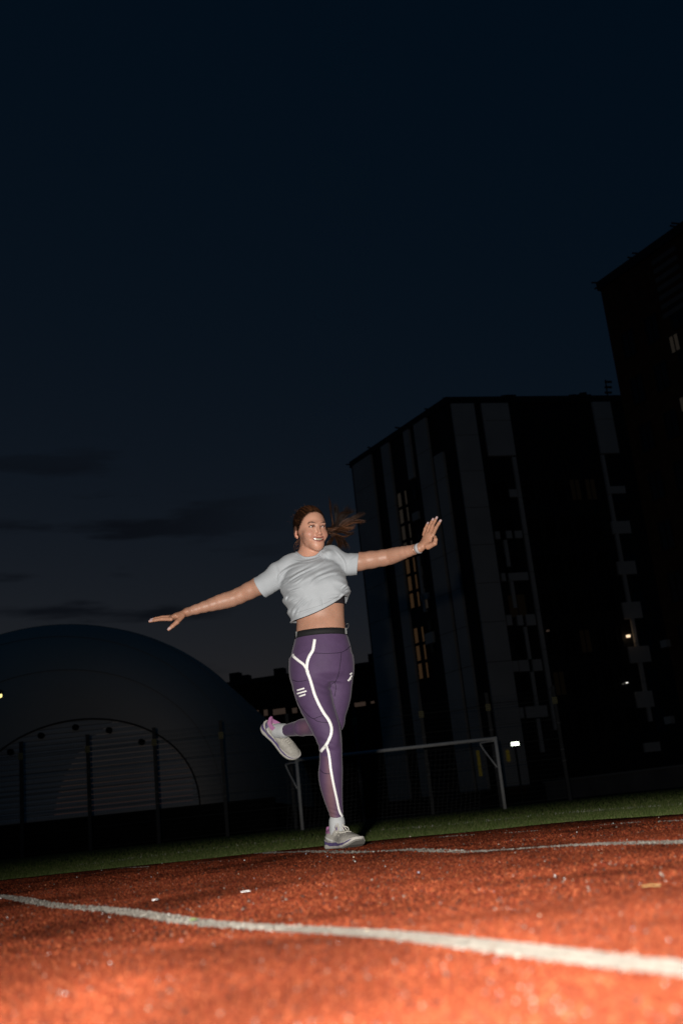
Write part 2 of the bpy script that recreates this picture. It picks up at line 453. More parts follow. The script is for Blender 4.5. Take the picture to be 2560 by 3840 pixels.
# left, receding face (x at the height of the roofline)
zc = lambda f, x, y: f.sz(x, y)[1]
clad(FL, 1326, 1397, 1720)
clad(FL, 1432, 1461, 1660)
clad(FL, 1515, 1535, 1600, None, zc(FL, 1541, 1802))
clad(FL, 1552, 1600, 1560)
clad(FL, 1632, 1667, 1705, zc(FL, 1650, 1703))
for x0, y0, x1, y1 in ((1583, 2226, 1611, 2250), (1600, 2372, 1630, 2414), (1552, 1921, 1575, 1952), (1582, 2080, 1590, 2300)):
    FL.part('cladding_panel', m_white, A, *FL.pxbox(x0, y0, x1, y1), 0, .22)
# stairwell windows, dimly lit, two columns
def px_on(face, s, z):
    p = face.p0 + face.t * s; p[2] = z; return topx(p)
for k, (xa, xb, yr) in enumerate(((1490, 1507, 1850), (1516, 1527, 1838))):
    a = FL.sz(xa, yr)[0]; b = FL.sz(xb, yr)[0]; a, b = min(a, b), max(a, b)
    z = zc(FL, xa, yr)
    while z > zc(FL, 1590, 2490):
        z0 = z - 1.5
        yy = px_on(FL, (a + b) / 2, (z + z0) / 2)[1]
        if not (2305 < yy < 2355):
            g = m_warm2 if yy < 2080 else m_warm1
            window(FL, A, a, b, z0 + .06, z - .06, g, mull=0)
        z = z0
# plain dark windows on the left face beside the stairwell
for k in range(8):
    yy = 1830 + k * 82
    s0, s1, z0, z1 = FL.pxbox(1545 + k * 9.5, yy, 1562 + k * 9.5, yy + 46)
    window(FL, A, s0, s1, z0, z1, m_glass if k != 5 else m_warm2, mull=0)
# front face
clad(FR, 1692, 1778, 1560)
clad(FR, 1802, 1903, 1540, None, zc(FR, 1830, 1714))
clad(FR, 2222, 2290, 1560, None, zc(FR, 2260, 1704))
zlo = 5.
for xa, xb, yr in ((1915, 1929, 1716), (2247, 2259, 1708)):
    clad(FR, xa, xb, yr, zc(FR, xa, yr) - .01, zlo)
C4 = [(300, 655, 356, 710), (200, 960, 232, 1015), (278, 955, 318, 1010), (340, 955, 392, 1008), (272, 1020, 296, 1215), (245, 1262, 272, 1320), (295, 1258, 436, 1315), (318, 1320, 342, 1515), (280, 1565, 318, 1640), (358, 1565, 398, 1640), (422, 1560, 488, 1640),
      (1012, 632, 1138, 685), (1045, 885, 1175, 975), (1085, 1175, 1215, 1270), (1125, 1470, 1255, 1590)]
C5 = [(546, 90, 566, 300), (460, 310, 495, 380), (500, 305, 565, 378), (590, 300, 648, 375), (590, 380, 612, 600), (505, 610, 530, 680), (545, 600, 684, 675), (628, 680, 650, 900), (1212, 215, 1345, 320), (1258, 505, 1365, 610), (1308, 835, 1410, 895)]
for k, sc_, ox, oy in ((C4, .5166, 1750, 1500), (C5, .5804, 1650, 2300)):
    for x0, y0, x1, y1 in k:
        FR.part('cladding_panel', m_white, A, *FR.pxbox(ox + x0 * sc_, oy + y0 * sc_, ox + x1 * sc_, oy + y1 * sc_), 0, .26)
# window grid of the front face
sB = sorted((FR.sz(1812, 1800)[0], FR.sz(1905, 1800)[0])); sD = sorted((FR.sz(1945, 1800)[0], FR.sz(2235, 1800)[0])); sE = sorted((FR.sz(2280, 1800)[0], FR.sz(2330, 1800)[0]))
zrow = zc(FR, 2060, 1800)
lit = {(0, 3): m_faint, (0, 4): m_faint, (4, 2): m_faint, (5, 0): m_faint}
for r_ in range(9):
    z1 = zrow - r_ * 3.13
    if z1 < 4: break
    for k in range(5):
        s0 = sD[0] + (sD[1] - sD[0]) * (k + .12) / 5; window(FR, A, s0, s0 + (sD[1] - sD[0]) / 5 * .72, z1 - 1.9, z1, lit.get((r_, k), m_glass))
    window(FR, A, sB[0] + .45, sB[0] + 2.0, z1 - 1.9, z1, m_faint if r_ in (3, 7) else m_glass, d=.05)
    window(FR, A, sE[0] + .1, sE[1], z1 - 2.2, z1 - .3, m_glass, d=.05)
# rods and bits standing out from the roof edge
def rod(parent, name, pts, Y, r=.07):
    mb = MB(); mb.tube([at(x, y, Y) for x, y in pts], r, 6); mb.build(name, m_roof, parent)
for pts, f in ((((1297, 1742), (1330, 1742)), la[1]), (((1377, 1677), (1408, 1686)), la[1] - 3), (((1480, 1603), (1513, 1607)), ca[1] + 4.5), (((1590, 1533), (1616, 1535)), ca[1] + 2), (((1660, 1492), (1672, 1504)), ca[1] + .2)):
    rod(A, 'roof_rod', pts, f)
mb = MB()
for x in (1893, 1905, 1917): p = at(x, 1496, ca[1] + 3); mb.box(p - np.array([.35, .3, .6]), p + np.array([.35, .3, .25 + .2 * (x % 3)]))
mb.build('roof_vent', m_roof, A)
mb = MB()
for x in (2142, 2160, 2185, 2200): p = at(x, 1492, ca[1] + 5); mb.box(p - np.array([.3, .3, .6]), p + np.array([.3, .3, .2 + .2 * (x % 2)]))
mb.build('roof_vent', m_roof, A)
# wall lamps and lit strips at street level
for x, y, r, m_ in ((2345, 2389, .13, m_bulb), (2045, 2369, .09, m_warm3), (2430 - 90, 2563, .05, m_bulb2)):
    s0, z0 = FR.sz(x, y); mb = MB(); FR.box(mb, s0 - r, s0 + r, z0 - r * .7, z0 + r * .7, .3, .5); mb.build('wall_lamp', m_, A)
for x0, y0, x1, y1 in ((1785, 2815, 1796, 2912), (1893, 2814, 1904, 2856)):
    FR.part('lit_strip', m_yel, A, *FR.pxbox(x0, y0, x1, y1), .27, .33)
FR.part('entrance_canopy', m_brick, A, FR.sz(1875, 2880)[0], FR.sz(1955, 2880)[0], .6, 3.2, 0, .2)

# ---------------------------------------- the tall brown block on the right
YB = 63.
cb = at(2248, 1078, YB); HB = cb[2]; rb_ = zhit(2560, 858, HB)
dirb = (rb_ - cb); end = cb + dirb * 2.0
B = empty('brick_building', (cb[0], cb[1], 0))
tag(B, 'taller brown brick block cut off by the right edge of the picture', 'building')
FB = Face(cb, end)
dep = np.array([FB.t[1], -FB.t[0], 0]) ; dep = -FB.n * 16
mb = MB(); foot = [cb, end, end + dep, cb + dep]
mb.add([(p[0], p[1], 0) for p in foot] + [(p[0], p[1], HB) for p in foot], [(0, 1, 5, 4), (1, 2, 6, 5), (2, 3, 7, 6), (3, 0, 4, 7), (4, 5, 6, 7), (3, 2, 1, 0)])
mb.build('wall', m_brick, B)
mb = MB(); FB.box(mb, -.15, FB.len, HB - .2, HB + .4, -.4, .15); mb.build('parapet', m_roof, B)
s0 = FB.sz(2452, 1000)[0]; s1 = FB.sz(2550, 1000)[0]
z = FB.sz(2520, 925)[1]; zb = FB.sz(2520, 1165)[1]
while z > zb:
    FB.part('cladding_panel', mat('grey_slat_cladding', (.16, .16, .165), .6, .3, .15, 1.), B, s0, s1, z - .42, z - .12, 0, .18); z -= .62
for x0, y0, x1, y1 in ((2511, 1250, 2552, 1326), (2549, 1480, 2590, 1545)):
    window(FB, B, *FB.pxbox(x0, y0, x1, y1), m_warm2)
wd_ = FB.len
for r_ in range(10):
    z1 = HB - 4 - r_ * 3.2
    for k in range(3):
        a = FB.len * (.07 + k * .14)
        if z1 > 4: window(FB, B, a, a + FB.len * .07, z1 - 1.8, z1, m_glass)
for x0, y0 in ((2491, 2404), (2506, 2690)):
    s_, z_ = FB.sz(x0 + 10, y0 + 10); FB.part('air_conditioner', mat('unit_white', (.4, .4, .4), .5), B, s_ - .25, s_ + .25, z_ - .22, z_ + .22, .0, .35)
for pts, k in ((((2216, 1060), (2275, 1060)), 0), (((2228, 1083), (2252, 1072)), 0), (((2350, 965), (2392, 970)), .35), (((2368, 949), (2412, 951)), .4), (((2509, 846), (2560, 856)), .85), (((2515, 836), (2570, 842)), .9)):
    rod(B, 'roof_rod', pts, cb[1] + (rb_[1] - cb[1]) * k, .06)
mb = MB()
for k in range(4):
    y = 1432 + k * 20; mb.tube([at(2266, y, 79), at(2292, y, 79)], .1, 5)
mb.tube([at(2268, 1425, 79), at(2278, 1500, 79)], .06, 5); mb.build('roof_ladder', m_roof, A)

# ---------------------------------------- low building between dome and block
YL = 112.
Lb = empty('low_building', at(1100, 2940, YL) * np.array([1, 1, 0]))
tag(Lb, 'long low dark building with a row of dim windows behind the runner', 'building')
pl0 = at(700, 2572, YL); pl1 = at(1480, 2515, YL - 6)
FLb = Face(pl0, pl1); HL = (pl0[2] + pl1[2]) / 2
mb = MB(); FLb.box(mb, 0, FLb.len, 0, HL, -9, 0); mb.build('wall', mat('brown_render', (.035, .025, .02), .85, .2, .2, .5), Lb)
mb = MB(); FLb.box(mb, -.2, FLb.len + .2, HL, HL + .5, -9.2, .2); mb.build('roof', m_roof, Lb)
for x0, y0, x1, y1 in ((938, 2662, 975, 2690), (988, 2659, 1008, 2687), (1022, 2655, 1074, 2682), (1094, 2652, 1118, 2677), (1160, 2648, 1200, 2672), (1240, 2642, 1290, 2664), (1327, 2631, 1374, 2652), (1388, 2627, 1407, 2641)):
    window(FLb, Lb, *FLb.pxbox(x0, y0, x1, y1), m_warm3, mull=0)
for x, hh in ((865, 1.1), (900, .7), (1035, .9), (1400, 1.0)):
    s_, z_ = FLb.sz(x, 2560); FLb.part('roof_vent', m_roof, Lb, s_ - .6, s_ + .5, HL + .5, HL + .5 + hh, -2.2, -1.2)

# ---------------------------------------- inflated sports dome
m_mem = mat('dome_membrane', (.82, .70, .60), .55, .3, .08, .15, .2, 1.2, .05)
m_endw = mat('dome_end_wall', (.86, .82, .80), .6, .3, .08, .3)
m_rope = mat('dome_seam', (.03, .03, .03), .7)
YD = 52.
base = at(300, 3065, YD); ZB = base[2]
apx = at(295, 2703, YD); rgt = at(747, 3008, YD)
hw_i = rgt[0] - apx[0]; h_i = apx[2] - ZB
YO = 66.
apo = at(245, 2372, YO); rgo = at(1045, 2990, YO); hw_o = rgo[0] - apo[0]; h_o = apo[2] - ZB
D = empty('sports_dome', (apx[0], YD, 0))
tag(D, 'large pale inflated sports dome with an arched end wall behind the fence', 'dome')
NA = 48
def arch(cx, Y, hw, h, p=1.0):
    out = []
    for k in range(NA + 1):
        a = math.pi * k / NA; c, s = math.cos(a), math.sin(a)
        out.append((cx - hw * c, Y, ZB + h * abs(s) ** p))
    return out
rings = []
for j in range(13):
    u = j / 12; e = math.sin(u * math.pi / 2)
    rings.append(arch(apx[0] + (apo[0] - apx[0]) * e, YD + (YO - YD) * (1 - math.cos(u * math.pi / 2)), hw_i + (hw_o - hw_i) * e, h_i + (h_o - h_i) * e, .92))
for j in range(1, 6): rings.append(arch(apo[0], YO + j * 8, hw_o, h_o, .92))
vs = np.array(rings).reshape(-1, 3); n1 = NA + 1
fs = [(i * n1 + k, i * n1 + k + 1, (i + 1) * n1 + k + 1, (i + 1) * n1 + k) for i in range(len(rings) - 1) for k in range(NA)]
put('membrane', npmesh('membrane', vs, fs), m_mem, D, smooth=True)
for j in (3, 6, 9, 12, 13, 14, 15):
    mb = MB(); mb.tube([(x, y - .02, z + .015) for x, y, z in rings[j]], .016, 5); mb.build('membrane_seam', mat('seam_grey', (.3, .28, .26), .7), D)
# end wall built of horizontal fabric strips
zt = ZB
nstr = 18
for k in range(nstr):
    z0 = ZB + h_i * k / nstr; z1 = ZB + h_i * (k + 1) / nstr - .02
    def half(z):
        s = min(max((z - ZB) / h_i, 0), .9999) ** (1 / .92); return hw_i * math.sqrt(1 - s * s)
    a0, a1 = half(z0), half(z1); bulge = .08
    mb = MB(); n = 16
    v = []
    for zz, aa, dd in ((z0, a0, 0), ((z0 + z1) / 2, half((z0 + z1) / 2), bulge), (z1, a1, 0)):
        v += [(apx[0] - aa + 2 * aa * i / n, YD - dd, zz) for i in range(n + 1)]
    mb.add(v, [(r * (n + 1) + i, r * (n + 1) + i + 1, (r + 1) * (n + 1) + i + 1, (r + 1) * (n + 1) + i) for r in range(2) for i in range(n)])
    mb.build('fabric_strip', m_endw, D, smooth=True)
mb = MB(); mb.tube([(x, y - .1, z) for x, y, z in arch(apx[0], YD, hw_i + .05, h_i + .05, .92)], .04, 6); mb.build('seam', m_rope, D)
for x, y in ((38, 2820), (153, 2758), (282, 2727), (408, 2738), (530, 2782)):
    c = at(x, y, YD - .25); mb = MB(); mb.tube([c + np.array([0, .3, 0]), c], .15, 20); mb.build('vent', mat('vent_black', (.006, .006, .006), .8), D)
mb = MB(); mb.box((apo[0] - hw_o - 1, YD - .2, 0), (apo[0] + hw_o + 1, YD + .35, ZB)); mb.build('base_wall', mat('plinth_dark', (.02, .017, .014), .9, .2, .2, .6), D)

# ---------------------------------------- low wall beyond the pitch, right
wA = at(2040, 2930, 60); wB = at(2600, 2860, 52)
FW = Face(wA, wB); mb = MB(); FW.box(mb, 0, FW.len, 0, wA[2] - .1, -.25, 0); W1 = mb.build('boundary_wall', mat('concrete_wall', (.14, .13, .125), .9, .2, .2, .8))
tag(W1, 'low grey concrete boundary wall beyond the pitch at the right', 'wall')
mb = MB(); FW.box(mb, -.1, FW.len + .1, wA[2] - .1, wA[2], -.32, .07); mb.build('coping', mat('concrete_cap', (.2, .19, .18), .9), W1)

# ---------------------------------------- floodlight on its post by the block
fp = at(1930, 2789, 66)
FLD = empty('floodlight', (fp[0], fp[1], 0)); tag(FLD, 'lit white floodlight shining beside the goal in front of the striped block', 'floodlight')
mb = MB(); mb.tube([(fp[0], fp[1] + .25, 0), (fp[0], fp[1] + .25, fp[2] - .1)], .06, 10); mb.build('post', m_roof, FLD)
mb = MB(); mb.box(fp + np.array([-.31, .03, -.16]), fp + np.array([.31, .25, .16])); mb.build('housing', m_roof, FLD)
m_flood = mat('floodlight_lens', (.9, .95, .9), .3, .3, emit=(.90, 1., .80), estr=5.)
mb = MB(); mb.box(fp + np.array([-.24, 0, -.10]), fp + np.array([.24, .027, .10])); mb.build('lens', m_flood, FLD)

# ---------------------------------------- yellow lamp at the left edge
lp = at(-14, 2600, 45)
SL = empty('street_lamp', (lp[0], lp[1], 0)); tag(SL, 'small yellow lit lamp at the left edge in front of the dome', 'lamp')
mb = MB(); mb.tube([(lp[0], lp[1], 0), (lp[0], lp[1], lp[2] - .1)], [.07, .045], 10); mb.build('pole', m_roof, SL)
mb = MB(); mb.tube([lp + np.array([0, 0, -.1]), lp + np.array([.05, 0, .02]), lp + np.array([.3, 0, .06])], .04, 8); mb.build('arm', m_roof, SL)
mb = MB(); mb.tube([lp + np.array([.16, 0, .14]), lp + np.array([.16, 0, .06]), lp + np.array([.16, 0, -.06])], [.05, .14, .11], 12); mb.build('lamp_head', m_roof, SL)
mb = MB(); mb.tube([lp + np.array([.16, 0, -.062]), lp + np.array([.16, 0, -.16]), lp + np.array([.16, 0, -.2])], [.1, .11, .05], 12); mb.build('bulb', mat('lamp_yellow', (.9, .7, .2), .4, emit=(1., .8, .3), estr=1.6), SL)

# ================================================================== FOOTBALL GOAL
m_goal = mat('goal_white_paint', (.86, .85, .83), .5, .4, .08, 6.)
m_net = mat('goal_net_cord', (.13, .13, .13), .8)
YG = 29.
gl = at(1142, 3105, YG); gr = at(1886, 3030, YG - .4)
tl = at(1111, 2842, YG); tr = at(1857, 2777, YG - .4)
gh = (tl[2] + tr[2]) / 2
gl = np.array([tl[0], tl[1], -.03]); gr = np.array([tr[0], tr[1], -.03])
G = empty('football_goal', ((gl[0] + gr[0]) / 2, (gl[1] + gr[1]) / 2, 0)); tag(G, 'white football goal with a net standing on the grass pitch', 'goal')
tl = np.array([gl[0], gl[1], gh]); tr = np.array([gr[0], gr[1], gh])
rp_ = .046
for p, q_ in ((gl, tl), (gr, tr)):
    mb = MB(); mb.tube([p, q_ + np.array([0, 0, .04])], rp_, 12); mb.build('post', m_goal, G, True)
mb = MB(); mb.tube([tl - np.array([.04, 0, 0]), tr + np.array([.04, 0, 0])], rp_, 12); mb.build('crossbar', m_goal, G, True)
gb = np.array([-.55, 1.5, 0])
for p, q_, sgn in ((gl, tl, 1), (gr, tr, 1)):
    mb = MB(); dz = np.array([0, 0, -.75])
    pts = [q_ + np.array([0, .03, -.06]), q_ + np.array([-.28 * sgn, .5, -.05]), q_ + np.array([-.34 * sgn, .62, -.12]), q_ + dz * 1.0 + np.array([-.05 * sgn, .08, 0])]
    mb.tube(smoothline(pts, 12), .022, 8); mb.build('net_bracket', m_goal, G, True)
mb = MB(); nu, nv = 42, 16
def netp(u, v):
    top = tl + (tr - tl) * u + np.array([-.3, .5, -.1]); bot = gl + (gr - gl) * u + gb
    p = top + (bot - top) * v; p[2] -= .25 * math.sin(v * math.pi) * (.6 + .4 * math.sin(u * 9)) * .6; p[1] += .3 * math.sin(v * math.pi); return p
for i in range(nu + 1): mb.tube([netp(i / nu, j / nv) for j in range(nv + 1)], .004, 3, False)
for j in range(nv + 1): mb.tube([netp(i / nu, j / nv) for i in range(nu + 1)], .004, 3, False)
for sgn, p, q_ in ((0, gl, tl), (1, gr, tr)):
    for j in range(9):
        z = p[2] + (q_[2] - p[2]) * j / 9; v = 1 - j / 9; mb.tube([np.array([p[0], p[1], z]), netp(sgn, v)], .004, 3, False)
mb.build('net', m_net, G)

# ================================================================== MESH FENCE
m_post = mat('fence_post_galvanised', (.05, .05, .052), .5, .4, .2, 3.)
m_wire = mat('fence_wire', (.05, .055, .05), .6)
m_plate = mat('fence_plate_yellow', (.42, .36, .16), .5)
YFn = 39.
def fence_px(x): return at(x, 2800 - .105 * x, YFn)
FH = 4.05
fx = [fence_px(85)[0] + 2.47 * k - .05 for k in range(-1, 9)]
FN = empty('mesh_fence', (fx[4], YFn, 0)); tag(FN, 'tall wire mesh ball fence on dark posts between the dome and the pitch', 'fence')
pm = None; pan = None; plm = None; clm = None
for i, x in enumerate(fx):
    if pm is None:
        mb = MB(); mb.box((-.06, -.05, -.03), (.06, .05, FH)); mb.box((-.07, -.06, FH), (.07, .06, FH + .03)); o = mb.build('post', m_post, FN); pm = o.data
        mb = MB(); mb.box((-.09, -.06, 3.42), (.09, -.045, 3.66)); mb.mi = [0] * len(mb.f); mb.cur = 1
        for k in range(3): mb.box((-.08, -.066, 3.45 + k * .07), (.08, -.061, 3.468 + k * .07))
        op = mb.build('yellow_plate', [m_plate, m_post], FN); plm = op.data
        mb = MB()
        for z in (1.35, 1.75, 2.7): mb.box((-.075, -.065, z), (.075, .065, z + .04))
        oc = mb.build('clamp', mat('clamp_steel', (.16, .16, .16), .5), FN); clm = oc.data
    else:
        o = bpy.data.objects.new('post', pm); op = bpy.data.objects.new('yellow_plate', plm); oc = bpy.data.objects.new('clamp', clm)
        for q_ in (o, op, oc): col.objects.link(q_); q_.parent = FN
    for q_ in (o, op, oc): q_.location = (x - FN.location.x, 0, 0)
    if i < len(fx) - 1:
        if pan is None:
            mb = MB(); W_ = 2.47
            for k in range(23): mb.box((.04, -.006, .06 + k * .175), (W_ - .04, .006, .066 + k * .175 + (.012 if k % 4 == 0 else 0)))
            for k in range(24): mb.box((.05 + k * .1, -.009, .05), (.054 + k * .1, -.0065, FH - .08))
            o = mb.build('wire_panel', m_wire, FN); pan = o.data
        else:
            o = bpy.data.objects.new('wire_panel', pan); col.objects.link(o); o.parent = FN
        o.location = (x - FN.location.x, 0, 0)

# ================================================================== THE RUNNER
Y0 = 5.05
def W(x, y, dy=0.): return at(x, y, Y0 + dy)
def mpp(p): return ((np.asarray(p) - CAM) @ cf) / FPX          # metres per pixel there

# ---- distance-field modelling ------------------------------------------------
def smin(a, b, k):
    if k <= 0: return np.minimum(a, b)
    h = np.clip(.5 + .5 * (b - a) / k, 0, 1); return b + (a - b) * h - k * h * (1 - h)
def smax(a, b, k): return -smin(-a, -b, k)
def rcone(p, a, b, r1, r2):
    a = np.asarray(a, np.float32); b = np.asarray(b, np.float32); ba = b - a
    q = p - a; L2 = ba @ ba; u = q @ ba; t = np.clip(u / L2, 0, 1)
    d2 = np.einsum('ij,ij->i', q, q) + t * (t * L2 - 2 * u)
    return np.sqrt(np.maximum(d2, 1e-12)) - (r1 + (r2 - r1) * t)
def fcone(p, a, b, r1, r2, wide, ratio):
    """tapered limb with an oval section; `wide` is the axis along which it is `ratio` times wider"""
    a = np.asarray(a, np.float32); b = np.asarray(b, np.float32); ba = b - a
    wd = np.asarray(wide, np.float32); wd = wd / np.linalg.norm(wd)
    t = np.clip(((p - a) @ ba) / (ba @ ba), 0, 1)
    q = p - a - t[:, None] * ba; c = q @ wd; q = q - (c * (1 - 1 / ratio))[:, None] * wd
    return np.linalg.norm(q, axis=1) - (r1 + (r2 - r1) * t)
def chain(p, pts, rad, k=.01):
    d = None
    for i in range(len(pts) - 1):
        e = rcone(p, pts[i], pts[i + 1], rad[i], rad[i + 1]); d = e if d is None else smin(d, e, k)
    return d
def ell(p, c, r, R=None):
    q = p - np.asarray(c, np.float32)
    if R is not None: q = q @ np.asarray(R, np.float32)
    r = np.asarray(r, np.float32); q = q / r; k0 = np.sqrt(np.einsum('ij,ij->i', q, q)); q = q / r; k1 = np.sqrt(np.einsum('ij,ij->i', q, q)) + 1e-9
    return k0 * (k0 - 1) / k1
def near(p, c, R, fn, far=.03):
    """evaluate fn only close to a bounding ball; elsewhere the distance to that ball"""
    d = p - np.asarray(c, np.float32); d = np.sqrt(np.einsum('ij,ij->i', d, d)) - R + far
    m = d < far * 2
    if m.any(): d[m] = fn(p[m])
    return d
def limb(p, pts, rad, n=9):
    """smooth tapered limb through joints (spline of positions and radii)"""
    pts = np.asarray(pts, float); c = pts.mean(0); R = np.linalg.norm(pts - c, axis=1).max() + max(rad) + .06
    s = smoothline(np.hstack([pts, np.asarray(rad, float)[:, None]]), n)
    def f(q):
        d = None
        for i in range(n - 1):
            e = rcone(q, s[i, :3], s[i + 1, :3], s[i, 3], s[i + 1, 3]); d = e if d is None else smin(d, e, .010)
        return d
    return near(p, c, R, f, .05)
class Loft:
    """upright body column: oval sections stacked in z, given by their left and right outline in the photograph"""
    def __init__(s, rows, ratio, dys, yaw=0., back=0.):
        P = []
        for i, (y, xl, xr) in enumerate(rows):
            dy = dys[i]; a = W(xl, y, dy); b = W(xr, y, dy); c = (a + b) / 2; hw = np.linalg.norm(b - a) / 2
            P.append((c[2], c[0], c[1], hw, hw * ratio[i]))
        P = np.array(sorted(P)); zz = np.linspace(P[0, 0], P[-1, 0], 120)
        sm = np.stack([np.interp(zz, P[:, 0], P[:, k]) for k in range(1, 5)], 1)
        ker = np.hanning(13); ker /= ker.sum()
        pad = np.pad(sm, ((6, 6), (0, 0)), 'edge'); sm = np.stack([np.convolve(pad[:, k], ker, 'valid') for k in range(4)], 1)
        s.z = zz; s.s = sm; s.yaw = yaw
    def at(s, z): return [np.interp(z, s.z, s.s[:, k]) for k in range(4)]
    def __call__(s, p, off=0.):
        z = p[:, 2]; cx, cy, a, b = s.at(z); x = p[:, 0] - cx; y = p[:, 1] - cy
        if s.yaw:
            c_, s_ = math.cos(s.yaw), math.sin(s.yaw); x, y = x * c_ + y * s_, -x * s_ + y * c_
        a = a + off; b = b + off
        k0 = np.sqrt((x / a) ** 2 + (y / b) ** 2); k1 = np.sqrt((x / a ** 2) ** 2 + (y / b ** 2) ** 2) + 1e-9
        d = k0 * (k0 - 1) / k1
        return np.maximum(np.maximum(d, z - s.z[-1]), s.z[0] - z)

def sdf_mesh(fn, lo, hi, h, Bk=10):
    lo = np.asarray(lo, float); hi = np.asarray(hi, float)
    nb = np.ceil((hi - lo) / (h * Bk)).astype(int)
    g = np.stack(np.meshgrid(*[np.arange(n) for n in nb], indexing='ij'), -1).reshape(-1, 3)
    ctr = (lo + (g + .5) * h * Bk).astype(np.float32)
    keep = np.concatenate([fn(ctr[i:i + 200000]) for i in range(0, len(ctr), 200000)])
    g = g[np.abs(keep) < h * Bk * 1.5]
    k = np.arange(Bk + 1); loc = np.stack(np.meshgrid(k, k, k, indexing='ij'), -1).reshape(-1, 3)
    dims = nb * Bk + 2
    cid = []; cv = []; eq = []
    for i0 in range(0, len(g), 150):
        gg = g[i0:i0 + 150]
        ijk = gg[:, None] * Bk + loc[None]
        P = (lo + ijk * h).astype(np.float32)
        D = fn(P.reshape(-1, 3)).reshape(len(gg), Bk + 1, Bk + 1, Bk + 1)
        Pg = P.reshape(len(gg), Bk + 1, Bk + 1, Bk + 1, 3)
        sgn = D < 0
        cor = [(a, b, c) for a in (0, 1) for b in (0, 1) for c in (0, 1)]
        sl = lambda A, o: A[:, o[0]:Bk + o[0], o[1]:Bk + o[1], o[2]:Bk + o[2]]
        cnt = sum(sl(sgn, o).astype(int) for o in cor)
        act = (cnt > 0) & (cnt < 8)
        if not act.any(): continue
        acc = np.zeros((act.sum(), 3)); num = np.zeros(act.sum())
        Dc = {o: sl(D, o)[act] for o in cor}; base = sl(Pg, (0, 0, 0))[act]
        for a in cor:
            for ax in range(3):
                if a[ax]: continue
                b = list(a); b[ax] = 1; b = tuple(b); da, db = Dc[a], Dc[b]; cr_ = (da < 0) != (db < 0)
                t = np.where(cr_, da / (da - db + 1e-12), 0)
                pos = base + h * np.array(a); pos[:, ax] += h * t
                acc += np.where(cr_[:, None], pos, 0); num += cr_
        w_ = np.argwhere(act); ids = gg[w_[:, 0]] * Bk + w_[:, 1:]
        lin = (ids[:, 0] * dims[1] + ids[:, 1]) * dims[2] + ids[:, 2]
        cid.append(lin); cv.append(acc / num[:, None])
        s0 = Dc[(0, 0, 0)] < 0
        for ax, o in enumerate(((1, 0, 0), (0, 1, 0), (0, 0, 1))):
            ch = s0 != (Dc[o] < 0)
            if not ch.any(): continue
            a1, a2 = [(1, 2), (2, 0), (0, 1)][ax]
            e = np.eye(3, dtype=int); st = np.array([dims[1] * dims[2], dims[2], 1])
            c0 = lin[ch]; q = np.stack([c0, c0 - st[a1], c0 - st[a1] - st[a2], c0 - st[a2]], 1)
            fl_ = ~s0[ch]; q[fl_] = q[fl_][:, ::-1]; eq.append(q)
    cid = np.concatenate(cid); cv = np.concatenate(cv); eq = np.concatenate(eq)
    od = np.argsort(cid); cid = cid[od]; cv = cv[od]
    pos = np.searchsorted(cid, eq); pos = np.clip(pos, 0, len(cid) - 1)
    ok = (cid[pos] == eq).all(1); F = pos[ok]
    V = cv.astype(np.float32)
    for _ in range(2):
        d = fn(V); e = h * .5
        gr_ = np.stack([fn(V + np.eye(3, dtype=np.float32)[k] * e) - fn(V - np.eye(3, dtype=np.float32)[k] * e) for k in range(3)], 1) / (2 * e)
        gn = (gr_ ** 2).sum(1) + 1e-6; st_ = np.clip(d / gn, -h, h); V = V - (st_[:, None] * gr_).astype(np.float32) * (gn > .05)[:, None]
    return V, F

def rot(ax, a):
    c, s = math.cos(a), math.sin(a)
    return np.array({'x': [[1, 0, 0], [0, c, -s], [0, s, c]], 'y': [[c, 0, s], [0, 1, 0], [-s, 0, c]], 'z': [[c, -s, 0], [s, c, 0], [0, 0, 1]]}[ax])

# ---- skeleton ------------------------------------------------------------------
shR = W(1046, 2160, .03); elR = W(884, 2240, .08); wrR = W(703, 2295, .05)
shL = W(1261, 2119, .05); elL = W(1450, 2090, .06); wrL = W(1570, 2056, -.05)
nkB = W(1166, 2092, .04)
HR = rot('z', math.radians(27)) @ rot('y', math.radians(-1)) @ rot('x', math.radians(9))   # head turned to her left, chin slightly down
HO = W(1190, 1976, -.075) - HR @ np.array([0, -.082, 0])
hl = lambda v: HO + HR @ np.asarray(v, float)

person = empty('person', (FOOT[0], FOOT[1], 0))
tag(person, 'woman in pale cropped T-shirt and purple leggings running with arms spread wide', 'person')

# ---- materials -----------------------------------------------------------------
SKIN = np.array([.45, .238, .163])
m_skin = mat('skin', tuple(SKIN), .46, .42, .09, 22., .12, 500., .002, paint=True, sss=.12)
m_shirt = mat('shirt_cotton', (.42, .445, .475), .85, .15, .03, 30., .25, 900., .001, sheen=.1)
m_leg = mat('legging_fabric', (.10, .062, .135), .66, .25, .07, 25., .30, 55., .0022, paint=True, sheen=.15)
m_seam = mat('legging_seam', (.032, .019, .044), .7)
m_refl = mat('reflective_tape', (.95, .94, .92), .35, .6)
m_belt = mat('belt_black_elastic', (.012, .012, .013), .75, .3, .2, 200., .3, 900., .001)
m_clip = mat('belt_clip_grey', (.07, .072, .072), .4, .5)
m_bra = mat('sports_bra_black', (.022, .019, .024), .7)
m_hair = mat('hair_brown', (.0075, .0034, .0021), .45, .2, .15, 30.)
m_hair2 = mat('hair_brown_light', (.15, .060, .026), .36, .28, .2, 30.)
m_hair3 = mat('hair_brown_mid', (.034, .0135, .0062), .45, .15, .2, 30.)
m_sock = mat('sock_white', (.46, .475, .49), .9, .1, .05, 50., .3, 500., .002)
m_shoe = mat('shoe_mesh_grey', (.40, .385, .355), .75, .25, .12, 60., .5, 420., .003)
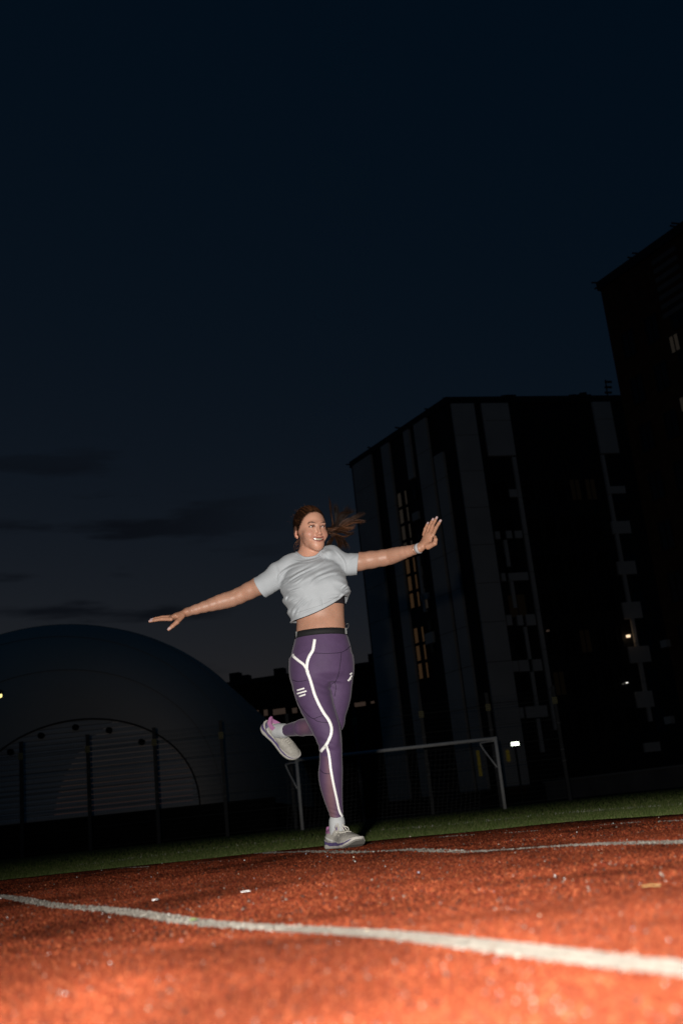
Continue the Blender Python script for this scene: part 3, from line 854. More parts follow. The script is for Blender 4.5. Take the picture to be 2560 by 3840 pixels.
m_foam = mat('shoe_foam_white', (.44, .42, .39), .6, .3, .08, 40.)
m_purp = mat('shoe_purple', (.10, .075, .19), .5, .4)
m_pink = mat('shoe_pink', (.36, .15, .30), .6, .3)
m_lace = mat('shoe_lace', (.50, .48, .43), .8)
m_outs = mat('shoe_outsole', (.16, .155, .14), .8)
m_eye = mat('eye_white', (.40, .34, .32), .15, .6)
m_iris = mat('eye_iris', (.09, .03, .025), .15, .6)
m_teeth = mat('teeth', (.46, .40, .31), .3, .5)
m_band = mat('watch_strap', (.42, .40, .41), .6, .3)
m_gold = mat('bracelet_metal', (.8, .5, .4), .2, .6, metal=1.)

# ---- torso column (under the clothes and the bare midriff) ---------------------
torso = Loft([(2420, 1100, 1308), (2393, 1107, 1300), (2365, 1110, 1295), (2325, 1112, 1291), (2285, 1108, 1290), (2240, 1100, 1290), (2190, 1092, 1284), (2140, 1098, 1262), (2110, 1112, 1236)],
             [.74, .74, .74, .74, .76, .78, .8, .76, .7], [.0, .0, .0, .01, .01, .015, .02, .03, .03])
pelvis = Loft([(2362, 1110, 1297), (2393, 1106, 1302), (2430, 1096, 1313), (2465, 1089, 1320), (2500, 1088, 1324), (2537, 1092, 1323), (2565, 1110, 1310)],
              [.80, .80, .82, .84, .86, .84, .7], [0, 0, .005, .01, .015, .02, .02])
legS = Loft([(2470, 1090, 1216), (2510, 1088, 1226), (2540, 1091, 1233), (2577, 1097, 1239), (2623, 1111, 1247), (2651, 1122, 1253), (2680, 1137, 1262), (2710, 1154, 1271), (2737, 1168, 1278), (2770, 1185, 1281), (2800, 1197, 1283),
             (2848, 1199, 1283), (2890, 1193, 1285), (2910, 1193, 1285), (2937, 1197, 1284), (2970, 1206, 1284), (3001, 1216, 1284), (3030, 1227, 1285), (3058, 1237, 1287), (3082, 1243, 1289), (3110, 1244, 1290)],
            [1.0, 1.0, 1.02, 1.05, 1.05, 1.05, 1.05, 1.05, 1.02, 1.0, 1.02, 1.08, 1.12, 1.12, 1.12, 1.1, 1.08, 1.08, 1.1, 1.15, 1.2],
            [0., -.005, -.01, -.02, -.035, -.042, -.05, -.06, -.065, -.065, -.06, -.045, -.03, -.025, -.02, -.01, 0., .01, .02, .025, .025])
legT = Loft([(2470, 1190, 1321), (2500, 1194, 1324), (2534, 1199, 1323), (2580, 1204, 1320), (2620, 1208, 1316), (2650, 1212, 1309), (2680, 1216, 1299), (2710, 1220, 1288), (2735, 1226, 1278)],
            [.95, .95, .98, 1.0, 1.0, 1.0, 1.0, .95, .8], [.02, .02, .025, .03, .035, .04, .045, .05, .05])
knT = W(1251, 2706, .055); anT = W(1064, 2741, .365); cfT = knT + (anT - knT) * .3 + np.array([0, .005, -.004])

def leggings_sdf(p):
    a = smin(pelvis(p), legS(p), .03)
    b = legT(p)
    b = smin(b, ell(p, knT, (.046, .052, .05)), .02)
    b = smin(b, chain(p, [knT, cfT, knT + (anT - knT) * .62, anT], [.047, .049, .040, .0280], .012), .02)
    b = np.maximum(b, (p - anT.astype(np.float32)) @ ((anT - knT) / np.linalg.norm(anT - knT)).astype(np.float32))
    up = smin(pelvis(p), b, .025)
    d = np.minimum(smin(a, up, .006), 9)
    # glutes
    d = smin(d, ell(p, W(1160, 2490, .095), (.085, .07, .09)), .03); d = smin(d, ell(p, W(1255, 2485, .10), (.085, .07, .09)), .03)
    # knee cap and creases
    d = smin(d, ell(p, W(1240, 2765, -.105), (.032, .022, .042)), .03)
    # stretch wrinkles behind the knee, at the ankle and in the groin
    for wx, wy, wr, am, fr in ((1215, 2800, .045, .0016, 210.), (1262, 3055, .035, .0014, 300.), (1240, 2575, .05, .0013, 190.), (1150, 2660, .05, .0009, 170.)):
        c_ = W(wx, wy, -.05); d = d - am * np.sin((p[:, 2] - c_[2]) * fr + (p[:, 0] - c_[0]) * fr * .45) * np.exp(-(((p[:, 2] - c_[2]) / wr) ** 2 + ((p[:, 0] - c_[0]) / .07) ** 2))
    ankle = W(1265, 3076, 0)[2]
    d = np.maximum(d, ankle - p[:, 2])
    top = W(1203, 2378, 0)[2]
    return np.maximum(d, p[:, 2] - top)

V, F = sdf_mesh(leggings_sdf, W(960, 3110, -.35) - .05, W(1400, 2340, .5) + .05, .0042)
lo_b = None
pxl = topx(V)
base_c = np.array([.086, .050, .113])
C = np.tile(base_c, (len(V), 1)); 
# sheer mesh zones at the calf, where the skin shows through
sheer = in_poly(pxl[:, 0], pxl[:, 1], [(1196, 2835), (1226, 2836), (1236, 2890), (1252, 2960), (1266, 3030), (1276, 3078), (1240, 3090), (1205, 3000), (1185, 2920)]) & (V[:, 1] < Y0 + .06)
knob = np.exp(-((pxl[:, 0] - 1240) / 22.) ** 2) * sheer
C = C * (1 - knob[:, None] * .62) + np.array([.22, .115, .110]) * (knob[:, None] * .62)
s2 = np.exp(-((pxl[:, 0] - 1142) / 26.) ** 2) * (V[:, 1] > Y0 + .13) * np.exp(-((pxl[:, 1] - 2728) / 30.) ** 2)
C = C * (1 - s2[:, None] * .45) + np.array([.25, .12, .14]) * (s2[:, None] * .45)
me = npmesh('leggings', V, F); vcol(me, C)
leg_o = put('leggings', me, m_leg, person, True)
bvh = BVHTree.FromPolygons([tuple(map(float, v)) for v in V], [tuple(map(int, f)) for f in F])

def stick(bv, x, y):
    d = Vector(ray(x, y)).normalized(); h = bv.ray_cast(Vector(CAM), d)
    return (np.array(h[0]), np.array(h[1])) if h[0] is not None else (None, None)
def ribbon(bv, name, pix, wpx, m, parent, off=.0016, n=70, nc=5, taper=None):
    s = smoothline(pix, n); t = np.gradient(s, axis=0); t /= np.linalg.norm(t, axis=1)[:, None]; nn = np.stack([-t[:, 1], t[:, 0]], 1)
    rows = []
    for i in range(n):
        wd = wpx if taper is None else wpx * np.interp(i / (n - 1), [0, .5, 1], taper)
        hit = []
        for k in range(nc):
            q = s[i] + nn[i] * wd * (k / (nc - 1) - .5); p, nr = stick(bv, *q); hit.append((p, nr))
        if any(h[0] is None for h in hit):
            if len(rows) > 2: break
            continue
        rows.append((np.array([p + nr * off for p, nr in hit]), np.array([p - nr * .001 for p, nr in hit])))
    if len(rows) < 2: return None
    R = len(rows); top = np.array([r[0] for r in rows]).reshape(-1, 3); bot = np.array([r[1] for r in rows]).reshape(-1, 3)
    b = len(top); fs = []
    for i in range(R - 1):
        for k in range(nc - 1):
            a0 = i * nc + k; fs.append((a0, a0 + 1, a0 + nc + 1, a0 + nc))
        for k, rev in ((0, False), (nc - 1, True)):
            a0 = i * nc + k; f_ = (a0, a0 + nc, b + a0 + nc, b + a0); fs.append(f_[::-1] if rev else f_)
    for i, rev in ((0, True), (R - 1, False)):
        for k in range(nc - 1):
            a0 = i * nc + k; f_ = (a0, a0 + 1, b + a0 + 1, b + a0); fs.append(f_ if not rev else f_[::-1])
    mb = MB(); mb.add(np.vstack([top, bot]), fs); return mb.build(name, m, parent, True)

ribbon(bvh, 'reflective_stripe', [(1180, 2397), (1176, 2422), (1172, 2440), (1161, 2458), (1153, 2478), (1150, 2500), (1151, 2516), (1162, 2546), (1170, 2573), (1180, 2606), (1196, 2642), (1214, 2674), (1231, 2698), (1240, 2718), (1243, 2736), (1240, 2757), (1231, 2778), (1222, 2794), (1207, 2812), (1202, 2819)], 10.5, m_refl, leg_o, n=130)
ribbon(bvh, 'reflective_stripe', [(1095, 2452), (1103, 2464), (1120, 2478), (1138, 2492), (1150, 2510), (1155, 2522)], 9.5, m_refl, leg_o, n=40)
ribbon(bvh, 'reflective_stripe', [(1223, 2795), (1231, 2820), (1236, 2850), (1240, 2885), (1250, 2940), (1261, 2990), (1272, 3040), (1284, 3063)], 9, m_refl, leg_o, n=70, taper=[1, 1, .85])
for a, b in (((1113, 2589), (1141, 2581)), ((1112, 2602), (1149, 2591)), ((1121, 2612), (1145, 2604))):
    ribbon(bvh, 'logo_bar', [a, ((a[0] + b[0]) / 2, (a[1] + b[1]) / 2), b], 5.5, m_refl, leg_o, n=14, nc=4)
for a, b in (((1313, 2530), (1320, 2524)), ((1311, 2546), (1320, 2534)), ((1304, 2553), (1316, 2545))):
    ribbon(bvh, 'logo_bar', [a, ((a[0] + b[0]) / 2, (a[1] + b[1]) / 2), b], 6.5, m_refl, leg_o, n=12, nc=3)
for pix in ([(1158, 2447), (1200, 2450), (1240, 2450), (1275, 2447), (1297, 2437), (1312, 2423)], [(1279, 2447), (1276, 2480), (1268, 2530), (1256, 2556), (1243, 2566), (1238, 2580)], [(1095, 2549), (1112, 2555), (1130, 2555), (1150, 2551)],
            [(1114, 2625), (1135, 2660), (1170, 2693), (1195, 2688), (1215, 2682)], [(1174, 2694), (1195, 2706), (1230, 2710)], [(1256, 2560), (1259, 2580), (1254, 2612)], [(1199, 2886), (1215, 2899), (1236, 2902)]):
    ribbon(bvh, 'seam', pix, 2.6, m_seam, leg_o, off=.0009, n=40, nc=3)

# ---- waist belt ------------------------------------------------------------------
zb0, zb1 = W(1203, 2392, 0)[2], W(1203, 2368, 0)[2]
def ring(loft, z0, z1, off, th, n=64, tilt=0.):
    vs = []; fs = []
    for r_, (z, o_) in enumerate(((z0, off), (z0, off + th), (z1, off + th), (z1, off))):
        for k in range(n):
            a = 2 * math.pi * k / n; cx, cy, ra, rb = loft.at(z); X = cx + (ra + o_) * math.cos(a); vs.append((X, cy + (rb + o_) * math.sin(a), z + tilt * (X - cx)))
    for r_ in range(4):
        for k in range(n): fs.append((r_ * n + k, r_ * n + (k + 1) % n, ((r_ + 1) % 4) * n + (k + 1) % n, ((r_ + 1) % 4) * n + k))
    mb = MB(); mb.add(vs, fs); return mb
belt = ring(pelvis, zb0, zb1, -.002, .006, tilt=-.03).build('belt', m_belt, person, True)
for x, y, dy in ((1113, 2382, -.03), (1297, 2368, -.03)):
    c = W(x, y, dy); mb = MB(); mb.box(c - np.array([.004, .016, .015]), c + np.array([.004, .016, .015])); mb.build('clip', m_clip, belt)
mb = MB(); mb.tube(smoothline([W(1296, 2362, -.03), W(1306, 2350, -.03), W(1305, 2338, -.02), W(1297, 2342, -.02)], 12), .002, 6); mb.build('cord', m_clip, belt, True)

# ---- T-shirt ---------------------------------------------------------------------
shirtL = Loft([(2350, 1086, 1304), (2330, 1088, 1305), (2300, 1086, 1310), (2262, 1070, 1312), (2230, 1058, 1312), (2198, 1052, 1304), (2165, 1058, 1294), (2130, 1072, 1276), (2108, 1092, 1252), (2085, 1112, 1230)],
              [.86, .86, .86, .86, .86, .86, .82, .78, .72, .62], [-.004, -.004, -.002, 0, .0, .005, .015, .025, .03, .035])
slR = W(975, 2204, .055); slL = W(1342, 2114, .055)
cutR = (slR - shR) / np.linalg.norm(slR - shR); cutL = np.array([.955, .0, -.20]); cutL /= np.linalg.norm(cutL)
C4s = lambda pts: [(940 + x * .2806, 2030 + y * .2806) for x, y in pts]
FOLDS = [  # path (crop pixels), height in m, width in px
    ([(380, 570), (470, 520), (560, 475), (680, 410), (800, 345), (980, 255)], .0075, 5.0), ([(400, 600), (500, 530), (620, 440), (740, 385), (880, 325), (1000, 245)], .0060, 4.0),
    ([(360, 540), (385, 460), (440, 400), (560, 330), (720, 285)], .0080, 5.0), ([(800, 580), (850, 520), (920, 475), (1060, 425), (1190, 405)], .0085, 6.0),
    ([(640, 560), (780, 480), (950, 390), (1120, 330), (1230, 340)], .0060, 7.0), ([(540, 1010), (570, 920), (640, 830), (730, 740)], .0080, 5.5), ([(600, 990), (640, 900), (720, 820), (800, 770)], .0050, 5.0),
    ([(440, 730), (520, 680), (600, 650), (670, 625)], .0070, 4.5), ([(450, 790), (480, 730), (540, 690)], .008, 4.5), ([(900, 740), (935, 790), (940, 840), (930, 885)], .0050, 4.0), ([(770, 870), (790, 820), (810, 760)], .0045, 4.0),
    ([(1180, 790), (1230, 720), (1290, 680), (1350, 670)], .0080, 6.0), ([(1120, 450), (1170, 410), (1230, 420)], .0050, 4.0), ([(1030, 760), (1110, 745), (1200, 735)], .0040, 4.0),
    ([(540, 570), (600, 550), (700, 480)], .0055, 4.0), ([(1130, 120), (1210, 210), (1260, 300), (1275, 420)], .0050, 4.0), ([(880, 90), (960, 170), (1000, 260)], .0065, 6.0), ([(1290, 330), (1340, 260), (1400, 210)], .0045, 4.5),
    ([(350, 330), (375, 420), (370, 520)], .0045, 3.5), ([(560, 250), (700, 270), (850, 240), (960, 190)], .0035, 3.0),
    ([(480, 880), (560, 800), (640, 770)], .005, 4.5), ([(690, 980), (800, 930), (900, 900)], .003, 4.), ([(1210, 640), (1260, 600), (1290, 560)], .006, 4.)]
FD = []
for path, hgt, wpx in FOLDS:
    FD.append((smoothline(C4s(path), 22), hgt, wpx * .78))
FX0, FY0, FW_, FH_ = 920, 2010, 470, 400
def _fold_map():
    gx, gy = np.meshgrid(np.arange(FW_), np.arange(FH_)); q = np.stack([gx.ravel() + FX0, gy.ravel() + FY0], 1).astype(np.float32); out = np.zeros(len(q), np.float32)
    for s, hgt, wpx in FD:
        m = ((q > s.min(0) - wpx * 4) & (q < s.max(0) + wpx * 4)).all(1); qq = q[m]; best = np.full(len(qq), 1e9, np.float32); bt = np.zeros(len(qq), np.float32)
        for i in range(len(s) - 1):
            a, b = s[i], s[i + 1]; ba = b - a; t = np.clip(((qq - a) @ ba) / (ba @ ba), 0, 1)
            d2 = ((qq - a - t[:, None] * ba) ** 2).sum(1); u = d2 < best; best[u] = d2[u]; bt[u] = (i + t[u]) / (len(s) - 1)
        r = np.sqrt(best) / wpx; amp = .62 * hgt * np.sin(np.pi * np.clip(bt * .94 + .03, 0, 1)) ** .8
        out[m] += amp * (np.exp(-r * r) - .5 * np.exp(-((r - 1.9) / .9) ** 2))
    return (.0062 * np.tanh(out / .0062)).reshape(FH_, FW_)
FMAP = _fold_map()
def fold_field(p):
    """cloth folds, laid out on the front of the shirt"""
    px_ = topx(p); x = np.clip(px_[:, 0] - FX0, 0, FW_ - 1.01); y = np.clip(px_[:, 1] - FY0, 0, FH_ - 1.01)
    i = x.astype(int); j = y.astype(int); u = x - i; v = y - j
    return ((FMAP[j, i] * (1 - u) + FMAP[j, i + 1] * u) * (1 - v) + (FMAP[j + 1, i] * (1 - u) + FMAP[j + 1, i + 1] * u) * v).astype(np.float32)
nkc = W(1164, 2078, .035)
hem_a, hem_b, hem_m = W(1080, 2325, -.09), W(1318, 2208, -.09), W(1212, 2283, -.12)
hem_t = (hem_b - hem_a); hx0, hx1 = hem_a[0], hem_b[0]
def hem_z(p):
    t = (p[:, 0] - hx0) / (hx1 - hx0)
    line = hem_a[2] + (hem_b[2] - hem_a[2]) * t
    sag = (hem_m[2] - (hem_a[2] + (hem_b[2] - hem_a[2]) * ((hem_m[0] - hx0) / (hx1 - hx0))))
    back = np.clip((p[:, 1] - (Y0 - .09)) / .2, 0, 1)
    return line + sag * np.clip(1 - (2 * t - 1.0) ** 2, 0, 1) + back * .012 * np.sin(p[:, 0] * 40)
def shirt_base(p):
    d = shirtL(p)
    d = smin(d, ell(p, W(1150, 2212, -.085), (.068, .055, .060)), .05); d = smin(d, ell(p, W(1246, 2200, -.075), (.068, .055, .060)), .05)
    d = smin(d, chain(p, [shR + np.array([0, 0, .022]), W(1095, 2124, .04), W(1160, 2106, .045), W(1240, 2092, .045), shL + np.array([0, 0, .018])], [.052, .060, .060, .060, .053], .02), .03)
    d = smin(d, limb(p, [shR, shR + (slR - shR) * .55, slR + cutR * .05], [.056, .054, .0585], 6), .025)
    d = smin(d, limb(p, [shL, shL + (slL - shL) * .55, slL + np.array([.05, 0, -.006])], [.057, .053, .0540], 6), .025)
    d = smin(d, ell(p, W(1232, 2082, .0), (.030, .042, .024)), .02)
    return d

# ---- bare body: midriff, arms, neck, head, hands -- one surface -------------------
def finger(p, pts, r): return chain(p, pts, r, .004)
# right hand (viewer's left): palm down, fingers out, thumb dropped
dirR = (wrR - elR) / np.linalg.norm(wrR - elR)
fgR = []
for k, (mx_, my_, tx, ty, dm, dt) in enumerate(((642, 2322, 562, 2330, -.005, .0), (640, 2315, 567, 2324, .018, .03), (642, 2312, 575, 2324, .040, .058), (648, 2312, 592, 2326, .060, .085))):
    a = W(mx_, my_, dm); b = W(tx, ty, dt); m1 = a + (b - a) * .45 + np.array([0, 0, .005]); m2 = a + (b - a) * .75 + np.array([0, 0, .003])
    fgR.append(([a, m1, m2, b], [.0098 - .0006 * k, .0088 - .0006 * k, .0078 - .0006 * k, .0068 - .0005 * k]))
thR = ([W(684, 2310, .02), W(664, 2333, -.01), W(648, 2347, -.02), W(633, 2360, -.02)], [.0135, .0115, .0098, .0080])
# left hand (viewer's right): bent up at the wrist, back of the hand to us
fgL = []
for k, (mx_, my_, tx, ty, dm, dt) in enumerate(((1622, 2006, 1651, 1952, -.075, -.06), (1611, 2000, 1637, 1940, -.065, -.05), (1600, 2000, 1623, 1946, -.055, -.04), (1588, 2005, 1604, 1960, -.045, -.03))):
    a = W(mx_, my_, dm); b = W(tx, ty, dt); m1 = a + (b - a) * .47 + np.array([-.003, 0, .001]); m2 = a + (b - a) * .77 + np.array([-.001, 0, .001])
    fgL.append(([a, m1, m2, b], [.0098 - .0005 * k, .0087 - .0005 * k, .0077 - .0005 * k, .0064 - .0004 * k]))
thL = ([W(1604, 2050, -.075), W(1629, 2038, -.10), W(1632, 2024, -.10), W(1630, 2014, -.09)], [.0150, .0115, .0100, .0082])

def hairline_q(q):
    """positive where the scalp carries hair (head space)"""
    lim = np.interp(q[:, 2], [-.075, -.05, -.02, .0, .02, .04, .06, .078, .095, .12], [.060, .044, .030, -.012, -.032, -.040, -.048, -.060, -.085, -.11])
    return q[:, 1] - lim
LIPS = [([(0, -.0935, -.0558), (.014, -.0912, -.0540), (.027, -.0825, -.0495), (.0385, -.0705, -.0430)], [.0030, .0031, .0026, .0015]),
        ([(0, -.0920, -.0732), (.014, -.0895, -.0705), (.027, -.0815, -.0610), (.0385, -.0705, -.0440)], [.0037, .0034, .0026, .0015])]
def head_sdf(p):
    q = ((p - HO.astype(np.float32)) @ HR.astype(np.float32))
    d = ell(q, (0, .016, .030), (.0715, .092, .0865))
    d = smin(d, ell(q, (0, -.029, -.006), (.0605, .060, .083)), .03)
    d = smin(d, ell(q, (0, -.036, -.063), (.0450, .0465, .044)), .035)
    d = smin(d, ell(q, (0, -.075, -.1005), (.0150, .014, .014)), .036)
    d = smin(d, ell(q, (0, -.071, -.086), (.028, .0165, .020)), .03)
    ax = np.abs(q[:, 0]); qs = q.copy(); qs[:, 0] = ax
    d = smin(d, ell(qs, (.0385, -.061, -.035), (.022, .0225, .020)), .026)         # cheeks pushed up by the smile
    d = smin(d, ell(qs, (.024, -.083, .018), (.021, .008, .006)), .016)            # brow
    d = smax(d, -ell(qs, (.031, -.099, .002), (.0165, .016, .0085)), .010)         # eye hollow
    d = smin(d, chain(qs, [(.017, -.0845, .002), (.025, -.0885, .0065), (.036, -.0865, .006), (.045, -.079, .001)], [.0022, .0025, .0025, .002], .002), .004)   # upper lid
    d = smin(d, chain(qs, [(.018, -.0845, -.002), (.030, -.0875, -.0055), (.044, -.080, -.0025)], [.002, .0022, .002], .002), .004)
    d = smin(d, rcone(q, (0, -.086, .010), (0, -.1055, -.033), .0055, .0085), .012)   # nose
    d = smin(d, ell(q, (0, -.105, -.0355), (.0088, .008, .0075)), .006)
    d = smin(d, ell(qs, (.0110, -.0955, -.0385), (.0062, .008, .0058)), .006)
    d = smax(d, -chain(qs, [(.017, -.096, -.038), (.029, -.087, -.048), (.037, -.078, -.060)], [.0016, .0016, .0012], .002), .007)   # smile lines
    # smiling mouth: opening, then lips round it
    xx = q[:, 0]; lift = 10. * xx * xx
    qm = q.copy(); qm[:, 2] -= lift
    d = smax(d, -ell(qm, (0, -.091, -.0640), (.0310, .020, .0070)), .003)
    for lp_, lr_ in LIPS: d = smin(d, chain(qs, lp_, lr_, .003), .004)
    # ears
    e = ell(qs, (.0745, .020, -.012), (.0085, .020, .031), rot('z', .35)); e = smax(e, -ell(qs, (.083, .016, -.008), (.006, .011, .018)), .005)
    d = smin(d, e, .006); d = smin(d, ell(qs, (.071, .011, -.040), (.006, .008, .009)), .006)
    return d
def hand_r(p):
    h = fcone(p, wrR, W(660, 2312, .03), .019, .0145, (0, 1, .1), 1.7)
    h = smin(h, fcone(p, W(664, 2311, .03), W(644, 2317, .028), .0148, .0115, (0, 1, .05), 2.6), .015)
    for k in range(4): h = smin(h, finger(p, *fgR[k]), .006)
    return smin(h, finger(p, *thR), .010)
def hand_l(p):
    acr = W(1622, 2008, -.075) - W(1588, 2007, -.045)
    h = fcone(p, wrL, W(1596, 2040, -.058), .0195, .0165, acr, 1.35)
    h = smin(h, fcone(p, W(1594, 2042, -.058), W(1606, 2006, -.06), .0155, .0125, acr, 2.2), .015)
    for k in range(4): h = smin(h, finger(p, *fgL[k]), .005)
    return smin(h, finger(p, *thL), .010)
nkT = hl((0, .022, -.055))
def body_sdf(p):
    d = torso(p)
    d = smin(d, chain(p, [shR + np.array([0, 0, .012]), W(1100, 2130, .04), nkB, W(1225, 2108, .05), shL + np.array([0, 0, .008])], [.050, .056, .056, .056, .050], .03), .04)
    d = smin(d, rcone(p, nkB + np.array([0, .005, -.02]), nkT, .053, .047), .03)
    # arms
    bR = shR + (elR - shR) * .5
    d = smin(d, limb(p, [shR, bR, elR, elR + (wrR - elR) * .28, elR + (wrR - elR) * .62, wrR], [.050, .0450, .0395, .0380, .0280, .0205], 12), .03)
    bL = shL + (elL - shL) * .5
    d = smin(d, limb(p, [shL, bL, elL, elL + (wrL - elL) * .3, elL + (wrL - elL) * .65, wrL], [.050, .0455, .0400, .0360, .0275, .0215], 12), .03)
    # inner-elbow hollow
    d = smax(d, -ell(p, W(874, 2222, .03), (.014, .006, .006), rot('y', -.5)), .012)
    d = smin(d, near(p, W(630, 2320, .03), .17, hand_r), .012)
    d = smin(d, near(p, W(1610, 2000, -.06), .17, hand_l), .012)
    # navel and belly line
    d = smax(d, -ell(p, W(1212, 2352, -.10), (.005, .010, .007)), .006)
    d = smin(d, near(p, HO, .19, head_sdf), .012)
    zc_ = W(1203, 2392, 0)[2]
    d = np.maximum(d, zc_ - p[:, 2])
    # under the shirt the body keeps clear of the cloth
    m = (np.abs(d) < .06) & (p[:, 2] > W(1203, 2330, 0)[2])
    if m.any():
        pm_ = p[m]; q = pm_ - nkc.astype(np.float32)
        ins = np.minimum.reduce([-((pm_ - slR.astype(np.float32)) @ cutR.astype(np.float32)), -((pm_ - slL.astype(np.float32)) @ cutL.astype(np.float32)), pm_[:, 2] - hem_z(pm_), (np.sqrt((q[:, 0] / .066) ** 2 + (q[:, 1] / .073) ** 2) - 1) * .066, np.where(np.linalg.norm(pm_ - HO.astype(np.float32), axis=1) < .20, nkc[2] - .022 - pm_[:, 2], .1)])
        wgt = np.clip((ins - .002) / .008, 0, 1)
        d[m] = d[m] + wgt * np.maximum(shirt_base(pm_) + .020 - d[m], 0)
    return d
lo_ = np.minimum.reduce([W(545, 2420, -.2), W(1700, 2420, -.2)]); hi_ = np.maximum.reduce([W(545, 1880, .25), W(1700, 1880, .25)])
lo_[2] = W(1203, 2400, 0)[2]; hi_[2] = W(1170, 1875, 0)[2] + .03
lo_[0] -= .03; hi_[0] += .03; hi_[1] = Y0 + .2; lo_[1] = Y0 - .25
V, F = sdf_mesh(body_sdf, lo_, hi_, .0033)
# skin colouring: lips, brows, flushed cheeks, nails
q = (V - HO) @ HR; qs = q.copy(); qs[:, 0] = np.abs(q[:, 0])
C = np.tile(SKIN, (len(V), 1))
def blend(mask, c):
    global C
    mask = np.clip(mask, 0, 1)[:, None]; C = C * (1 - mask) + np.array(c) * mask
hd = q[:, 2] > -.12
blend((np.linalg.norm(q, axis=1) < .15) * .9, SKIN * np.array([1.22, 1.20, 1.22]))  # head skin painted lighter, offsetting light lost to its turned angle
blend(np.exp(-((qs[:, 0] - .042) / .018) ** 2 - ((q[:, 2] + .034) / .018) ** 2) * hd * (q[:, 1] < -.03) * .5, (.46, .19, .145))
blend(np.exp(-((q[:, 0]) / .012) ** 2 - ((q[:, 2] + .036) / .010) ** 2) * (q[:, 1] < -.09) * .35, (.46, .19, .145))
blend((qs[:, 0] > .066) * (q[:, 1] > -.005) * (q[:, 2] < .022) * (q[:, 2] > -.05) * .4, (.48, .19, .125))
dl = np.minimum(*[chain(qs.astype(np.float32), [(x_, y_ - .0015, z_) for x_, y_, z_ in lp_], [r_ * .85 for r_ in lr_], .002) for lp_, lr_ in LIPS])
blend((.0022 - dl) / .0018 * hd * (q[:, 1] < -.06), (.30, .095, .08))
mo = ell((q - np.array([0, 0, 0])).astype(np.float32), (0, -.088, -.063), (.029, .014, .008)); blend((mo < 0) * (q[:, 1] > -.090) * hd * .9, (.12, .03, .025))
db = chain(qs.astype(np.float32), [(.011, -.098, .0175), (.024, -.096, .0222), (.037, -.088, .0240), (.051, -.072, .0180)], [.0014, .0018, .0014, .0006], .001)
blend((.0044 - db) / .0028 * hd * (q[:, 1] < -.05), (.05, .026, .02))
de = chain(qs.astype(np.float32), [(.017, -.0865, .002), (.025, -.091, .0075), (.036, -.089, .007), (.046, -.080, .001)], [.001] * 4, .001)
blend((.0040 - de) / .002 * hd * (q[:, 1] < -.05) * .9, (.05, .025, .02))
blend(np.exp(-((qs[:, 0] - .031) / .014) ** 2 - ((q[:, 2] - .001) / .010) ** 2) * hd * (q[:, 1] < -.05) * .35, (.35, .17, .12))
# fine hair growing in along the hairline
hq = hairline_q(q); nz_ = np.sin(q[:, 0] * 900 + q[:, 2] * 300) * .5 + np.sin(q[:, 2] * 1100 - q[:, 0] * 200) * .5
blend(np.clip((hq + .012 + nz_ * .004) / .014, 0, 1) * (q[:, 2] > -.03) * .85, (.035, .017, .010))
# hands run a little redder than the arms
for h0 in (wrR, wrL):
    dd = np.linalg.norm(V - h0, axis=1); side = (V - h0) @ ((h0 - (elR if h0 is wrR else elL)))
    blend((dd < .24) * (side > 0) * .45, (.46, .22, .13))
for pts, rr in fgR + fgL + [thR]:
    t_ = pts[-1]; a_ = pts[-2]; ax_ = (t_ - a_) / np.linalg.norm(t_ - a_)
    nb = np.array([0, -1, .1]) if any(pts is f[0] for f in fgL) else np.array([0, -.75, .6])
    nb = nb - ax_ * (nb @ ax_); nb /= np.linalg.norm(nb)
    rel = V - (t_ - ax_ * .003); blend(((rel @ nb) > rr[-1] * .45) * (np.abs(rel @ ax_) < .009) * (np.linalg.norm(rel, axis=1) < .013) * .85, (.52, .38, .40))
me = npmesh('body', V, F); vcol(me, C)
body = put('body', me, m_skin, person, True)
bvb = BVHTree.FromPolygons([tuple(map(float, v)) for v in V], [tuple(map(int, f)) for f in F])

# eyes and teeth
def ball(c, r, name, mats, parent, look=None):
    bm = bmesh.new(); bmesh.ops.create_uvsphere(bm, u_segments=20, v_segments=14, radius=r)
    if look is not None:
        R = Vector(look).to_track_quat('Z', 'Y').to_matrix()
        for f in bm.faces:
            if f.calc_center_median().z > r * .86: f.material_index = 1
        bmesh.ops.rotate(bm, matrix=R, verts=bm.verts)
    bmesh.ops.translate(bm, vec=Vector(c), verts=bm.verts)
    me = bpy.data.meshes.new(name); bm.to_mesh(me); bm.free(); return put(name, me, mats, parent, True)
gaze = HR @ np.array([.28, -1, .02])
for sx_ in (-1, 1):
    ball(hl((.0305 * sx_, -.0748, .0005)), .0118, 'eye', [m_eye, m_iris], person, gaze)
mb = MB(); n = 16; rows = []
for z_, dz in ((-.0565, 0), (-.0672, 1)):
    rows += [hl((x, -.0885 + 13 * x * x + .001 * dz, z_ + 9.5 * x * x + (.003 * math.cos(x * 900) * .2))) for x in np.linspace(-.0285, .0285, n + 1)]
mb.add(rows, [(i, i + 1, n + 2 + i, n + 1 + i) for i in range(n)]); mb.build('teeth', m_teeth, person, True)
ball(hl((-.0765, .008, -.043)), .0022, 'earring', [mat('earring_dark', (.02, .02, .02), .2, .6)], person)

